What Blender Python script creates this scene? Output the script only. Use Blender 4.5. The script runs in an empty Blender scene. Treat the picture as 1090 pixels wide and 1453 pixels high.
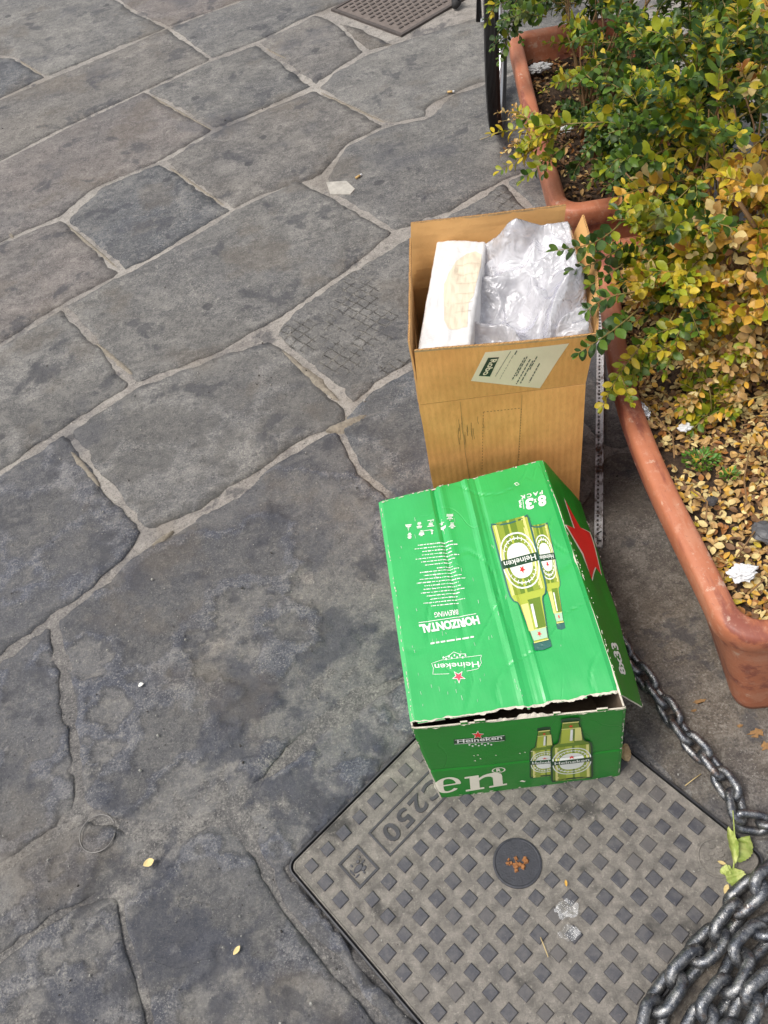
import bpy, bmesh, math, random
import numpy as np
from mathutils import Vector, Matrix, noise
from mathutils.geometry import delaunay_2d_cdt

# ------------------------------------------------------------ camera, sky, sun
SC = bpy.context.scene
COL = SC.collection
FOC, PITCH, ROLL, CAMH = 1200.0, 0.9202, -0.2521, 1.6
FW = np.array([0, math.cos(PITCH), -math.sin(PITCH)])
_rt = np.array([1.0, 0, 0]); _up = np.cross(_rt, FW)
RT = math.cos(ROLL)*_rt + math.sin(ROLL)*_up
UP = -math.sin(ROLL)*_rt + math.cos(ROLL)*_up
cam_data = bpy.data.cameras.new('camera')
cam = bpy.data.objects.new('camera', cam_data); COL.objects.link(cam)
cam.matrix_world = Matrix(((RT[0], UP[0], -FW[0], 0), (RT[1], UP[1], -FW[1], 0), (RT[2], UP[2], -FW[2], CAMH), (0, 0, 0, 1)))
cam_data.sensor_fit = 'VERTICAL'; cam_data.sensor_height = 36.0
cam_data.lens = FOC/1453*36.0
cam_data.clip_start = 0.02; cam_data.clip_end = 500
SC.camera = cam

SUN_ELEV, SUN_AZ = 62.0, 262.0        # azimuth the light comes from, clockwise from +Y
world = bpy.data.worlds.new('World'); SC.world = world; world.use_nodes = True
wn = world.node_tree; bg = wn.nodes['Background']
sky = wn.nodes.new('ShaderNodeTexSky'); sky.sky_type = 'NISHITA'; sky.sun_disc = False
sky.sun_elevation = math.radians(SUN_ELEV); sky.sun_rotation = math.radians(SUN_AZ)
sky.dust_density = 3.0; sky.air_density = 1.0
hsv = wn.nodes.new('ShaderNodeHueSaturation'); hsv.inputs['Saturation'].default_value = 0.26   # overcast: greyer sky
wn.links.new(sky.outputs[0], hsv.inputs['Color']); wn.links.new(hsv.outputs[0], bg.inputs['Color'])
bg.inputs['Strength'].default_value = 0.118
sl = bpy.data.lights.new('sun', 'SUN'); sl.energy = 1.6; sl.angle = math.radians(28); sl.color = (1.0, 0.945, 0.87)
so = bpy.data.objects.new('sun', sl); COL.objects.link(so)
_a, _e = math.radians(SUN_AZ), math.radians(SUN_ELEV)
so.rotation_euler = Vector((math.sin(_a)*math.cos(_e), math.cos(_a)*math.cos(_e), math.sin(_e))).to_track_quat('Z', 'Y').to_euler()
SC.view_settings.view_transform = 'Standard'; SC.view_settings.look = 'None'
SC.view_settings.exposure = 0.72; SC.view_settings.gamma = 1.0; SC.view_settings.use_curve_mapping = False

# ------------------------------------------------------------ survey helpers
rnd = random.Random(7)
def ray(px, py):
    return FW + RT*(px-545)/FOC - UP*(py-726.5)/FOC
def gp(px, py, z=0.0):
    """surveyed point of the place: where the sight line of a photo point meets height z"""
    d = ray(px, py); t = (z-CAMH)/d[2]
    return Vector((d[0]*t, d[1]*t, CAMH+d[2]*t))
def project(P):
    P = np.asarray(P, float); d = P-np.array([0, 0, CAMH]); z = d@FW
    return np.stack([545+FOC*(d@RT)/z, 726.5-FOC*(d@UP)/z], -1)
def nz(x, y, z=0.0): return noise.noise(Vector((x, y, z)))
def fbm(x, y, z=0.0, o=3):
    s = 0; a = 1; f = 1
    for _ in range(o):
        s += a*noise.noise(Vector((x*f, y*f, z*f+_*7.3))); a *= .5; f *= 2.1
    return s
def sstep(a, b, x):
    t = min(1, max(0, (x-a)/(b-a))); return t*t*(3-2*t)

# ------------------------------------------------------------ object helpers
def tag(o, label=None, cat=None, group=None, kind=None):
    if label: o['label'] = label
    if cat: o['category'] = cat
    if group: o['group'] = group
    if kind: o['kind'] = kind
    return o
def thing(name, label, cat, loc=(0, 0, 0), rz=0, group=None):
    o = bpy.data.objects.new(name, None); COL.objects.link(o)
    o.location = loc; o.rotation_euler = (0, 0, rz); o.empty_display_size = .05
    return tag(o, label, cat, group)
def link(name, me, parent=None, world=True):
    """mesh given in world coordinates, hung under parent without moving it"""
    o = bpy.data.objects.new(name, me); COL.objects.link(o)
    if parent is not None:
        o.parent = parent
        if world: o.matrix_parent_inverse = world_matrix(parent).inverted()
    return o
def world_matrix(o):
    m = Matrix.LocRotScale(o.location, o.rotation_euler, o.scale)
    if o.parent is not None: m = world_matrix(o.parent) @ o.matrix_parent_inverse @ m
    return m
def mesh(name, v, f, mats=(), smooth=False, mi=None):
    me = bpy.data.meshes.new(name); me.from_pydata([tuple(p) for p in v], [], f)
    for m in (mats if isinstance(mats, (list, tuple)) else [mats]): me.materials.append(m)
    if smooth: me.polygons.foreach_set('use_smooth', [True]*len(me.polygons))
    if mi is not None: me.polygons.foreach_set('material_index', mi)
    me.update(); return me
class MB:
    def __init__(s): s.v = []; s.f = []; s.m = []
    def add(s, v, f, m=0):
        n = len(s.v); s.v += [tuple(p) for p in v]; s.f += [tuple(i+n for i in q) for q in f]; s.m += [m]*len(f)
    def box(s, c, h, R=None, m=0, taper=1.0):
        R = R or Matrix.Identity(3); c = Vector(c); vs = []
        for z in (-1, 1):
            k = taper if z > 0 else 1
            for x, y in ((-1, -1), (1, -1), (1, 1), (-1, 1)): vs.append(c+R@Vector((x*h[0]*k, y*h[1]*k, z*h[2])))
        s.add(vs, [(3, 2, 1, 0), (4, 5, 6, 7), (0, 1, 5, 4), (1, 2, 6, 5), (2, 3, 7, 6), (3, 0, 4, 7)], m)
    def tube(s, pts, r, n=8, m=0, closed=False, caps=True):
        pts = [Vector(p) for p in pts]; N = len(pts); vs = []
        up = Vector((0.13, 0.21, 0.97))
        for i, p in enumerate(pts):
            a = pts[(i-1) % N] if closed or i > 0 else p; b = pts[(i+1) % N] if closed or i < N-1 else p
            t = (b-a).normalized(); x = t.cross(up)
            if x.length < 1e-3: x = t.cross(Vector((1, 0, 0)))
            x.normalize(); y = x.cross(t)
            rr = r[i] if isinstance(r, (list, tuple)) else r
            for k in range(n):
                w = 2*math.pi*k/n; vs.append(p+(x*math.cos(w)+y*math.sin(w))*rr)
        fs = []
        for i in range(N if closed else N-1):
            j = (i+1) % N
            for k in range(n): fs.append((i*n+k, j*n+k, j*n+(k+1) % n, i*n+(k+1) % n))
        if caps and not closed: fs += [tuple(range(n)), tuple(range((N-1)*n, N*n))[::-1]]
        s.add(vs, fs, m)
    def prism(s, pts, z0, z1, m=0, taper=0):
        n = len(pts); P = [Vector((p[0], p[1], 0)) for p in pts]; c = sum(P, Vector())/n
        vs = [Vector((p.x, p.y, z0)) for p in P]+[Vector((p.x+(c.x-p.x)*taper, p.y+(c.y-p.y)*taper, z1)) for p in P]
        s.add(vs, [tuple(range(n))[::-1], tuple(range(n, 2*n))]+[(i, (i+1) % n, n+(i+1) % n, n+i) for i in range(n)], m)
    def build(s, name, mats, parent=None, smooth=False):
        me = mesh(name, s.v, s.f, mats, smooth, s.m)
        bm = bmesh.new(); bm.from_mesh(me); bmesh.ops.recalc_face_normals(bm, faces=bm.faces); bm.to_mesh(me); bm.free()
        return link(name, me, parent)

# ------------------------------------------------------------ materials
class NT:
    def __init__(s, name):
        s.m = bpy.data.materials.new(name); s.m.use_nodes = True; s.t = s.m.node_tree
        s.b = s.t.nodes['Principled BSDF']; s.out = s.t.nodes['Material Output']
        s.g = s.n('ShaderNodeNewGeometry')
    def n(s, t, **k):
        x = s.t.nodes.new(t)
        for a, b in k.items(): setattr(x, a, b)
        return x
    def l(s, a, b): s.t.links.new(a, b)
    def pos(s, scale=(1, 1, 1), rot=0):
        mp = s.n('ShaderNodeMapping'); s.l(s.g.outputs['Position'], mp.inputs[0]); mp.inputs['Scale'].default_value = scale
        mp.inputs['Rotation'].default_value = (0, 0, rot)
        return mp.outputs[0]
    def noise(s, sc, det=6, rough=.6, vec=None, dist=0.0):
        x = s.n('ShaderNodeTexNoise'); x.inputs['Scale'].default_value = sc; x.inputs['Detail'].default_value = det
        x.inputs['Roughness'].default_value = rough; x.inputs['Distortion'].default_value = dist
        s.l(vec or s.g.outputs['Position'], x.inputs['Vector']); return x.outputs['Fac']
    def voro(s, sc, feature='F1', vec=None, out='Distance'):
        x = s.n('ShaderNodeTexVoronoi', feature=feature); x.inputs['Scale'].default_value = sc
        s.l(vec or s.g.outputs['Position'], x.inputs['Vector']); return x.outputs[out]
    def ramp(s, fac, lo, hi, a=0.0, b=1.0):
        x = s.n('ShaderNodeMapRange', interpolation_type='SMOOTHSTEP'); x.inputs['From Min'].default_value = lo; x.inputs['From Max'].default_value = hi
        x.inputs['To Min'].default_value = a; x.inputs['To Max'].default_value = b; s.l(fac, x.inputs['Value']); return x.outputs[0]
    def mix(s, fac, a, b, mode='MIX'):
        x = s.n('ShaderNodeMix', data_type='RGBA', blend_type=mode)
        for i, v in ((0, fac), (6, a), (7, b)):
            if hasattr(v, 'links'): s.l(v, x.inputs[i])
            elif isinstance(v, (int, float)): x.inputs[i].default_value = v
            else: x.inputs[i].default_value = (*v[:3], 1)
        return x.outputs[2]
    def math(s, op, a, b=0.0, clamp=False):
        x = s.n('ShaderNodeMath', operation=op, use_clamp=clamp)
        for i, v in ((0, a), (1, b)):
            if hasattr(v, 'links'): s.l(v, x.inputs[i])
            else: x.inputs[i].default_value = v
        return x.outputs[0]
    def bump(s, h, dist, strength=1.0, prev=None):
        x = s.n('ShaderNodeBump'); x.inputs['Distance'].default_value = dist; x.inputs['Strength'].default_value = strength
        s.l(h, x.inputs['Height'])
        if prev: s.l(prev, x.inputs['Normal'])
        return x.outputs[0]
    def set(s, color=None, rough=None, normal=None, metal=None, **k):
        for key, v in (('Base Color', color), ('Roughness', rough), ('Normal', normal), ('Metallic', metal), *[(a.replace('_', ' '), b) for a, b in k.items()]):
            if v is None: continue
            if hasattr(v, 'links'): s.l(v, s.b.inputs[key])
            elif isinstance(v, (tuple, list)): s.b.inputs[key].default_value = (*v[:3], 1)
            else: s.b.inputs[key].default_value = v
        return s.m

def simple(name, col, rough=.6, metal=0.0, var=.15, vs=60, bump=.0003, bs=300, **k):
    t = NT(name); dark = tuple(c*(1-var*2) for c in col); lite = tuple(min(1, c*(1+var)) for c in col)
    c = t.mix(t.noise(vs), dark, lite)
    nrm = t.bump(t.noise(bs, 4), bump) if bump else None
    return t.set(c, rough, nrm, metal, **k)

def stone_material(name='worn_slab_stone', mortar=False):
    t = NT(name)
    oi = t.n('ShaderNodeObjectInfo'); tint = oi.outputs['Color']
    big = t.noise(2.3, 3); mid = t.noise(13, 10, .74, dist=.35); med = t.noise(48, 9, .78, dist=.25); fine = t.noise(230, 6, .8); grit = t.noise(620, 3, .8)
    strat = t.noise(1, 9, .72, vec=t.pos((8, 26, 9), .55), dist=.9)      # cleft layering of the slabs
    rough_zone = t.ramp(t.noise(1.3, 3), .40, .58)
    if mortar: base = t.mix(t.ramp(big, .3, .7), (.25, .225, .205), (.40, .365, .325))
    else: base = t.mix(t.ramp(big, .35, .68, 0, .5), tint, (.085, .087, .098))
    if mortar:
        sx = t.n('ShaderNodeSeparateXYZ'); t.l(t.g.outputs['Position'], sx.inputs[0]); wr = t.math('ADD', sx.outputs[1], t.math('MULTIPLY', t.noise(2.5, 4), .5))
        base = t.mix(t.ramp(wr, 1.75, 1.1, 0, .88), base, (.110, .107, .108))
    lite = t.mix(.58, base, (.40, .375, .335)); dark = t.mix(.55, base, (.035, .034, .038))
    c = t.mix(t.ramp(mid, .36, .66), dark, lite); c = t.mix(t.math('ADD', .22, t.math('MULTIPLY', rough_zone, .40)), base, c)
    c = t.mix(t.ramp(strat, .54, .64, 0, .40), c, lite); c = t.mix(t.ramp(strat, .45, .37, 0, .5), c, dark)
    c = t.mix(t.ramp(med, .52, .66, 0, .8), c, lite); c = t.mix(t.ramp(med, .48, .36, 0, .9), c, dark)
    c = t.mix(t.ramp(fine, .52, .66, 0, .85), c, t.mix(.5, lite, (.46, .44, .40))); c = t.mix(t.ramp(fine, .48, .34, 0, .9), c, t.mix(.6, dark, (.018, .018, .02)))
    # broken pale ridges and pits
    r = t.math('ABSOLUTE', t.math('SUBTRACT', t.noise(17, 8, .66, dist=.5), .5)); vein = t.math('MULTIPLY', t.ramp(r, .018, .0, 0, .75), t.ramp(t.noise(3.7, 4), .48, .62)); vein = t.math('MULTIPLY', vein, t.ramp(fine, .38, .55))
    c = t.mix(vein, c, (.36, .34, .30))
    pit = t.voro(62, vec=None); pitm = t.math('MULTIPLY', t.ramp(t.math('ADD', pit, t.math('MULTIPLY', fine, .35)), .32, .22), t.ramp(t.noise(8, 4), .5, .62)); c = t.mix(t.math('MULTIPLY', pitm, .7), c, (.032, .031, .034))
    cr = t.math('ABSOLUTE', t.math('SUBTRACT', t.noise(2.6, 7, .52, vec=t.pos((1, 1.6, 1), .5)), .5))
    crk = t.math('MULTIPLY', t.math('MULTIPLY', t.ramp(cr, .005, .0, 0, 1), t.ramp(t.noise(1.7, 2), .5, .58)), t.ramp(med, .35, .6))
    c = t.mix(t.math('MULTIPLY', crk, .35), c, (.04, .038, .04))
    # rough cleft layers: dull brownish where the skin of the slab has scaled away
    if not mortar:
        cl = t.n('ShaderNodeAttribute', attribute_name='cleft').outputs['Fac']; clm = t.math('MULTIPLY', cl, t.ramp(med, .30, .55, .45, 1))
        c = t.mix(t.math('MULTIPLY', clm, .42), c, (.215, .20, .172)); edge = t.math('MULTIPLY', t.math('MULTIPLY', cl, t.math('SUBTRACT', 1.0, cl)), 4.0); c = t.mix(t.math('MULTIPLY', edge, .35), c, (.03, .03, .033))
    # old gum, damp and oil marks
    dm = t.n('ShaderNodeVectorMath', operation='DISTANCE'); t.l(t.g.outputs['Position'], dm.inputs[0]); dm.inputs[1].default_value = (-.25, .62, 0); zone = t.ramp(dm.outputs['Value'], 1.05, .25, 0, 1)
    dn = t.noise(4.3, 9, .64, dist=.25); c = t.mix(t.math('MULTIPLY', t.math('MULTIPLY', t.ramp(dn, .50, .57), zone), .62), c, (.036, .041, .060)); br_ = t.noise(2.9, 7, .6); c = t.mix(t.math('MULTIPLY', t.ramp(br_, .53, .63), .30), c, (.125, .098, .070))
    blot = t.noise(6.3, 7, .66, dist=.3); c = t.mix(t.ramp(blot, .565, .63, 0, .6), c, (.050, .051, .060))
    b2 = t.noise(2.1, 8, .62); c = t.mix(t.ramp(b2, .56, .66, 0, .45), c, (.060, .063, .078))
    gum = t.voro(4.3); gum = t.math('ADD', gum, t.math('MULTIPLY', t.noise(40, 3), .10)); c = t.mix(t.ramp(gum, .135, .115, 0, .7), c, (.045, .045, .05))
    sp = t.voro(170, out='Distance'); c = t.mix(t.math('MULTIPLY', t.ramp(sp, .16, .08, 0, .8), t.ramp(grit, .52, .62)), c, (.50, .48, .44))
    h = t.math('ADD', t.math('MULTIPLY', med, .8), t.math('MULTIPLY', fine, .30)); h = t.math('ADD', h, t.math('MULTIPLY', grit, .10)); h = t.math('ADD', h, t.math('MULTIPLY', mid, 1.2))
    h = t.math('ADD', h, t.math('MULTIPLY', strat, .9)); h = t.math('SUBTRACT', h, t.math('MULTIPLY', crk, .3)); h = t.math('SUBTRACT', h, t.math('MULTIPLY', pitm, .5))
    nrm = t.bump(h, .0060, .9)
    if name == 'tooled_slab_stone':
        br = t.n('ShaderNodeTexBrick'); br.offset = 0.0; wv = t.n('ShaderNodeVectorMath', operation='ADD'); nn_ = t.n('ShaderNodeTexNoise'); nn_.inputs['Scale'].default_value = 20; sv = t.n('ShaderNodeVectorMath', operation='SCALE'); sv.inputs['Scale'].default_value = .014; t.l(t.g.outputs['Position'], nn_.inputs['Vector']); t.l(nn_.outputs['Color'], sv.inputs[0]); t.l(t.pos((1, 1, 1), -.62), wv.inputs[0]); t.l(sv.outputs[0], wv.inputs[1]); t.l(wv.outputs[0], br.inputs['Vector'])
        br.inputs['Scale'].default_value = 1; br.inputs['Brick Width'].default_value = .026; br.inputs['Row Height'].default_value = .036
        br.inputs['Mortar Size'].default_value = .0026; br.inputs['Mortar Smooth'].default_value = .5
        k = t.math('MULTIPLY', br.outputs['Fac'], t.ramp(t.noise(7, 5), .47, .56)); k = t.math('MULTIPLY', k, t.ramp(med, .35, .55))
        c = t.mix(t.math('MULTIPLY', k, .45), c, (.26, .24, .20)); nrm = t.bump(k, .004, .8, nrm)
    return t.set(c, t.ramp(fine, .3, .7, .62, .86), nrm, Specular_IOR_Level=.35)

M = {}
M['stone'] = stone_material(); M['tooled'] = stone_material('tooled_slab_stone'); M['mortar'] = stone_material('worn_joint_mortar', True)

# ------------------------------------------------------------ the cover's grid (pitch .0408 m)
CP, CC, CY = 0.0408, Vector((.07392, .38304)), -1.0112
CA = Vector((math.cos(CY), math.sin(CY))); CB = Vector((-math.sin(CY), math.cos(CY)))
def cov(i, j): return CC+CA*((i-6.5)*CP)+CB*((j-6.5)*CP)
def cov_inv(p):
    d = Vector((p[0], p[1]))-CC; return (d@CA)/CP+6.5, (d@CB)/CP+6.5
def in_cover(x, y, m=1.0):
    i, j = cov_inv((x, y)); return -m < i < 13+m and -m < j < 13+m

# ------------------------------------------------------------ pavement
pave_v, pave_f = [], []
def cleft(x, y):
    near = sstep(2.2, .9, y)*sstep(.35, -.1, x)
    q = fbm(x*4.2, y*5.5, 11.0, 6)
    return (sstep(.05, .085, q)+.7*sstep(.24, .275, q)+.7*sstep(-.20, -.235, q)), near
def relief(x, y):
    near = sstep(2.2, .9, y)*sstep(.35, -.1, x)
    h = .5+.5*nz(x*5, y*5, 3.1)
    sc, near = cleft(x, y); sc *= .12+.88*near      # scaled-off layers
    return .0022*h*(.6+near)+.0046*sc+.0014*(.5+.5*nz(x*23, y*23, 9))*(0.4+near)+.0012*near*(.5+.5*nz(x*48, y*48, 2))
def grid_sheet(name, x0, x1, y0, y1, st, zf, mat, parent=None, skip=None):
    nx = int((x1-x0)/st)+1; ny = int((y1-y0)/st)+1
    v = [(x0+i*st, y0+j*st, zf(x0+i*st, y0+j*st)) for j in range(ny) for i in range(nx)]
    f = [(j*nx+i, j*nx+i+1, (j+1)*nx+i+1, (j+1)*nx+i) for j in range(ny-1) for i in range(nx-1)]
    return mesh(name, v, f, mat, True)
pav = link('pavement', grid_sheet('pavement', -2.6, 3.4, -.5, 6.4, .03,
           lambda x, y: -.0056-.0064*sstep(2.2, 1.0, y)*sstep(.35, -.1, x)-.0012*nz(x*30, y*30, 2)-.0010*nz(x*8, y*8, 5)-(.03 if in_cover(x, y, .6) else 0), M['mortar']))
tag(pav, kind='structure')
gm = MB(); gm.add([(-60, -60, -.06), (60, -60, -.06), (60, 60, -.06), (-60, 60, -.06)], [(0, 1, 2, 3)])
gr = gm.build('ground', M['mortar']); tag(gr, kind='structure')

WARM, GREY, BLUE, PINK, PALE, DARK, BROWN = (.160, .145, .130), (.135, .132, .127), (.080, .088, .102), (.158, .134, .124), (.165, .160, .150), (.076, .083, .108), (.145, .118, .090)
STONES = [
 (PALE, .010, [(-260, 60), (18, 80), (65, 108), (238, 38), (190, 15), (100, -50), (-260, -50)]),
 (BLUE, .010, [(-260, 75), (18, 80), (65, 108), (0, 139), (-260, 250)]),
 (PINK, .010, [(190, 15), (238, 38), (341, 0), (480, -60), (330, -90), (100, -50)]),
 (WARM, .011, [(-260, 250), (0, 139), (70, 110), (238, 38), (301, 83), (205, 128), (88, 182), (0, 228), (-260, 350)]),
 (GREY, .010, [(238, 38), (341, 0), (480, -60), (560, -20), (483, 5), (447, 18), (367, 57), (301, 83)]),
 (PINK, .011, [(-260, 350), (0, 228), (88, 182), (205, 128), (305, 183), (228, 228), (139, 264), (85, 308), (30, 330), (-260, 465)]),
 (GREY, .014, [(205, 128), (301, 83), (365, 60), (447, 121), (373, 154), (305, 183)]),
 (WARM, .012, [(365, 60), (447, 18), (478, 30), (520, 72), (476, 99), (447, 121)]),
 (BROWN, .010, [(478, 30), (505, 36), (552, 58), (560, 62), (520, 72)]),
 (PINK, .013, [(-260, 465), (30, 330), (85, 308), (92, 312), (175, 385), (88, 433), (0, 488), (-260, 630)]),
 (BLUE, .013, [(92, 312), (139, 264), (228, 228), (330, 297), (220, 363), (175, 385)]),
 (WARM, .014, [(228, 228), (305, 183), (373, 154), (447, 124), (550, 176), (491, 205), (461, 248), (366, 279), (330, 297)]),
 (PALE, .014, [(447, 124), (476, 99), (520, 75), (579, 52), (690, 18), (800, -25), (860, 60), (690, 115), (640, 133), (608, 150), (608, 165), (550, 176)]),
 (GREY, .016, [(-260, 630), (0, 488), (88, 433), (150, 500), (191, 545), (92, 608), (0, 668), (-260, 850)]),
 (GREY, .013, [(88, 433), (175, 385), (220, 363), (330, 297), (366, 279), (421, 253), (461, 270), (560, 328), (505, 376), (464, 404), (417, 438), (370, 467), (300, 505), (191, 545), (150, 500)]),
 (GREY, .012, [(461, 268), (461, 248), (491, 205), (550, 176), (608, 165), (640, 133), (690, 115), (860, 60), (1000, 150), (715, 255), (640, 300), (560, 328)]),
 (DARK, .017, [(-260, 850), (0, 668), (92, 608), (147, 685), (205, 750), (191, 780), (121, 843), (73, 876), (0, 930), (-260, 1110)]),
 (GREY, .018, [(92, 608), (191, 545), (300, 505), (384, 474), (440, 520), (495, 575), (491, 600), (441, 620), (388, 652), (330, 696), (257, 740), (205, 755), (147, 685)]),
 (GREY, .016, [(384, 474), (417, 438), (464, 404), (505, 376), (576, 335), (640, 300), (715, 255), (790, 330), (700, 440), (585, 517), (535, 544), (500, 575), (440, 520)]),
 (GREY, .012, [(715, 255), (1000, 150), (1400, 200), (1200, 420), (900, 420), (790, 330)]),
 (DARK, .018, [(-260, 1110), (0, 930), (73, 876), (90, 960), (105, 1060), (112, 1150), (0, 1230), (-260, 1420)]),
 (DARK, .014, [(73, 876), (121, 843), (191, 780), (257, 740), (330, 696), (392, 652), (441, 620), (480, 605), (511, 667), (560, 705), (600, 770), (620, 940), (520, 985), (450, 1032), (322, 1148), (248, 1189), (112, 1150), (105, 1060), (90, 960)]),
 (BLUE, .014, [(480, 605), (500, 575), (535, 544), (585, 517), (700, 440), (760, 520), (800, 760), (600, 770), (560, 705), (511, 667)]),
 (GREY, .012, [(700, 440), (790, 330), (900, 420), (1200, 420), (1300, 600), (860, 640), (760, 520)]),
 (DARK, .016, [(-260, 1420), (0, 1230), (112, 1150), (248, 1189), (165, 1259), (83, 1296), (0, 1358), (-260, 1560)]),
 (DARK, .008, [(-260, 1560), (0, 1358), (83, 1296), (165, 1259), (175, 1330), (200, 1400), (240, 1600), (-260, 1760)]),
 (DARK, .008, [(165, 1259), (248, 1189), (322, 1148), (363, 1214), (400, 1290), (480, 1380), (560, 1480), (640, 1640), (240, 1600), (200, 1400), (175, 1330)]),
 (DARK, .014, [(322, 1148), (450, 1032), (520, 985), (620, 940), (640, 1020), (560, 1080), (430, 1240), (520, 1370), (640, 1490), (680, 1600), (640, 1640), (560, 1480), (480, 1380), (400, 1290), (363, 1214)]),
 (BROWN, .009, [(800, 760), (860, 640), (1300, 600), (1500, 900), (1300, 1160), (1080, 1200), (1010, 1170), (890, 1040), (780, 960)]),
 (BROWN, .009, [(1080, 1200), (1300, 1160), (1400, 1500), (980, 1640), (880, 1560), (940, 1400), (1060, 1290)]),
]
def build_stone(col, gap, poly):
    P = [gp(*p).xy for p in poly]
    if sum(P[i-1].cross(P[i]) for i in range(len(P))) < 0: P.reverse()
    # round and wobble the outline, then inset by half a joint
    out = []
    n = len(P)
    for i in range(n):
        a, b, c = P[i-1], P[i], P[(i+1) % n]
        la, lc = (a-b).length, (c-b).length; r = min(.022, la*.3, lc*.3)
        p0 = b+(a-b).normalized()*r; p1 = b+(c-b).normalized()*r
        for t in (0, .5, 1): out.append(p0*(1-t)**2+b*2*t*(1-t)+p1*t*t)
    dens = []
    for i in range(len(out)):
        a, b = out[i], out[(i+1) % len(out)]; k = max(1, int((b-a).length/.016))
        for q in range(k): dens.append(a+(b-a)*q/k)
    n = len(dens); ins = []
    for i in range(n):
        a, b, c = dens[i-2], dens[i], dens[(i+2) % n]; t = (c-a).normalized(); nrm = Vector((-t.y, t.x))
        w = gap*(.80+.7*nz(b.x*9, b.y*9, 4)+.5*nz(b.x*35, b.y*35, 1)+.25*nz(b.x*90, b.y*90, 1))
        ins.append(b+nrm*max(.002, w))
    xs = [p.x for p in ins]; ys = [p.y for p in ins]
    A = np.array([(p.x, p.y) for p in ins]); B = np.roll(A, -1, 0)
    cy = sum(ys)/n; st = .009 if cy < 1.3 else (.018 if cy < 2.4 else .028)
    X, Y = np.meshgrid(np.arange(min(xs), max(xs), st), np.arange(min(ys), max(ys), st))
    X[1::2] += st/2; Q = np.stack([X.ravel(), Y.ravel()], 1); rs = np.random.default_rng(3); Q += rs.uniform(-.3, .3, Q.shape)*st
    def dist(Q):
        d = np.full(len(Q), 1e9); inside = np.zeros(len(Q), bool)
        for a, b in zip(A, B):
            ab = b-a; L = (ab@ab)+1e-12; t = np.clip(((Q-a)@ab)/L, 0, 1); d = np.minimum(d, np.hypot(*(Q-(a+t[:, None]*ab)).T))
            cr = ((a[1] > Q[:, 1]) != (b[1] > Q[:, 1])); xi = a[0]+(Q[:, 1]-a[1])*(ab[0])/(ab[1] if ab[1] else 1e-12); inside ^= cr & (Q[:, 0] < xi)
        return d, inside
    d, ins_ = dist(Q); Q = Q[ins_ & (d > st*.45)]
    pts = [Vector(p) for p in A]+[Vector(p) for p in Q]
    r = delaunay_2d_cdt(pts, [(i, (i+1) % n) for i in range(n)], [], 1, 1e-6)
    V2, E, F = r[0], r[1], r[2]
    arr = np.array([(p.x, p.y) for p in V2]); dd, _ = dist(arr)
    vs = []
    for p, q in zip(V2, dd):
        z = -.0004-relief(p.x, p.y)-.0030*(1-sstep(0, .012, q+.004*nz(p.x*60, p.y*60)))
        if in_cover(p.x, p.y, .9): z = -.034
        vs.append((p.x, p.y, z))
    # skirt
    cnt = {}
    for f in F:
        for i in range(3):
            e = (f[i], f[(i+1) % 3]); cnt[tuple(sorted(e))] = cnt.get(tuple(sorted(e)), 0)+1
    fs = list(F); low = {}
    for f in F:
        for i in range(3):
            a, b = f[i], f[(i+1) % 3]
            if cnt[tuple(sorted((a, b)))] == 1:
                for k in (a, b):
                    if k not in low: low[k] = len(vs); vs.append((vs[k][0], vs[k][1], -.04))
                fs.append((b, a, low[a], low[b]))
    att = [min(1, v[0])*(.15+.85*v[1]) for v in (cleft(p[0], p[1]) for p in vs)]
    return vs, fs, att
for si, (col, gap, poly) in enumerate(STONES):
    vs, fs, att = build_stone(col, gap, poly)
    me = mesh('paving_stone', vs, fs, M['tooled'] if si == 18 else M['stone'], True); me.attributes.new('cleft', 'FLOAT', 'POINT').data.foreach_set('value', att)
    o = link('paving_stone', me, pav)
    k = rnd.uniform(.9, 1.1); o.color = (*[c*k*1.22 for c in col], 1)

# iron-stained whitish stone chip let into the joint
mb = MB(); c = [gp(*p).xy for p in ((462, 258), (492, 256), (505, 268), (498, 276), (468, 276))]
mb.prism(c, -.02, .0005, 0, .06); mb.build('joint_patch', simple('pale_chip', (.46, .43, .38), .8, var=.3, vs=40, bump=.002, bs=120), pav)
# tan sandy mortar showing in the joints (raised crumbs of fill)
msand = simple('sandy_mortar', (.27, .235, .185), .9, var=.4, vs=90, bump=.004, bs=160)
for a, b, w in (((135, 485), (188, 530), .012), ((100, 640), (140, 688), .013), ((95, 318), (165, 378), .009), ((215, 135), (300, 183), .006), ((240, 236), (318, 290), .008), ((0, 315), (18, 336), .016), ((28, 85), (58, 105), .008),
                ((400, 496), (480, 566), .016), ((462, 610), (520, 588), .022), ((378, 68), (410, 84), .008), ((215, 772), (245, 752), .008), ((455, 130), (545, 172), .008)):
    p, q = gp(*a), gp(*b); n = 14; t = (q-p).normalized(); s = Vector((-t.y, t.x, 0)); vs = []; fs = []
    for i in range(n+1):
        c = p+(q-p)*i/n; e = math.sqrt(max(0, 1-abs(2*i/n-1)**3))
        for u in (-1, -.4, .4, 1):
            k = .8*w*e*(1+.9*nz(c.x*26+u, c.y*26, 3)+.5*nz(c.x*90+u, c.y*90, 3)); vs.append(c+s*u*k+Vector((0, 0, (-.0095 if abs(u) == 1 else -.0018)-.0012*abs(nz(c.x*90, c.y*90, u)))))
    for i in range(n):
        for k in range(3): fs.append((i*4+k, (i+1)*4+k, (i+1)*4+k+1, i*4+k+1))
    link('joint_patch', mesh('joint_patch', vs, fs, msand, True), pav)
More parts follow.
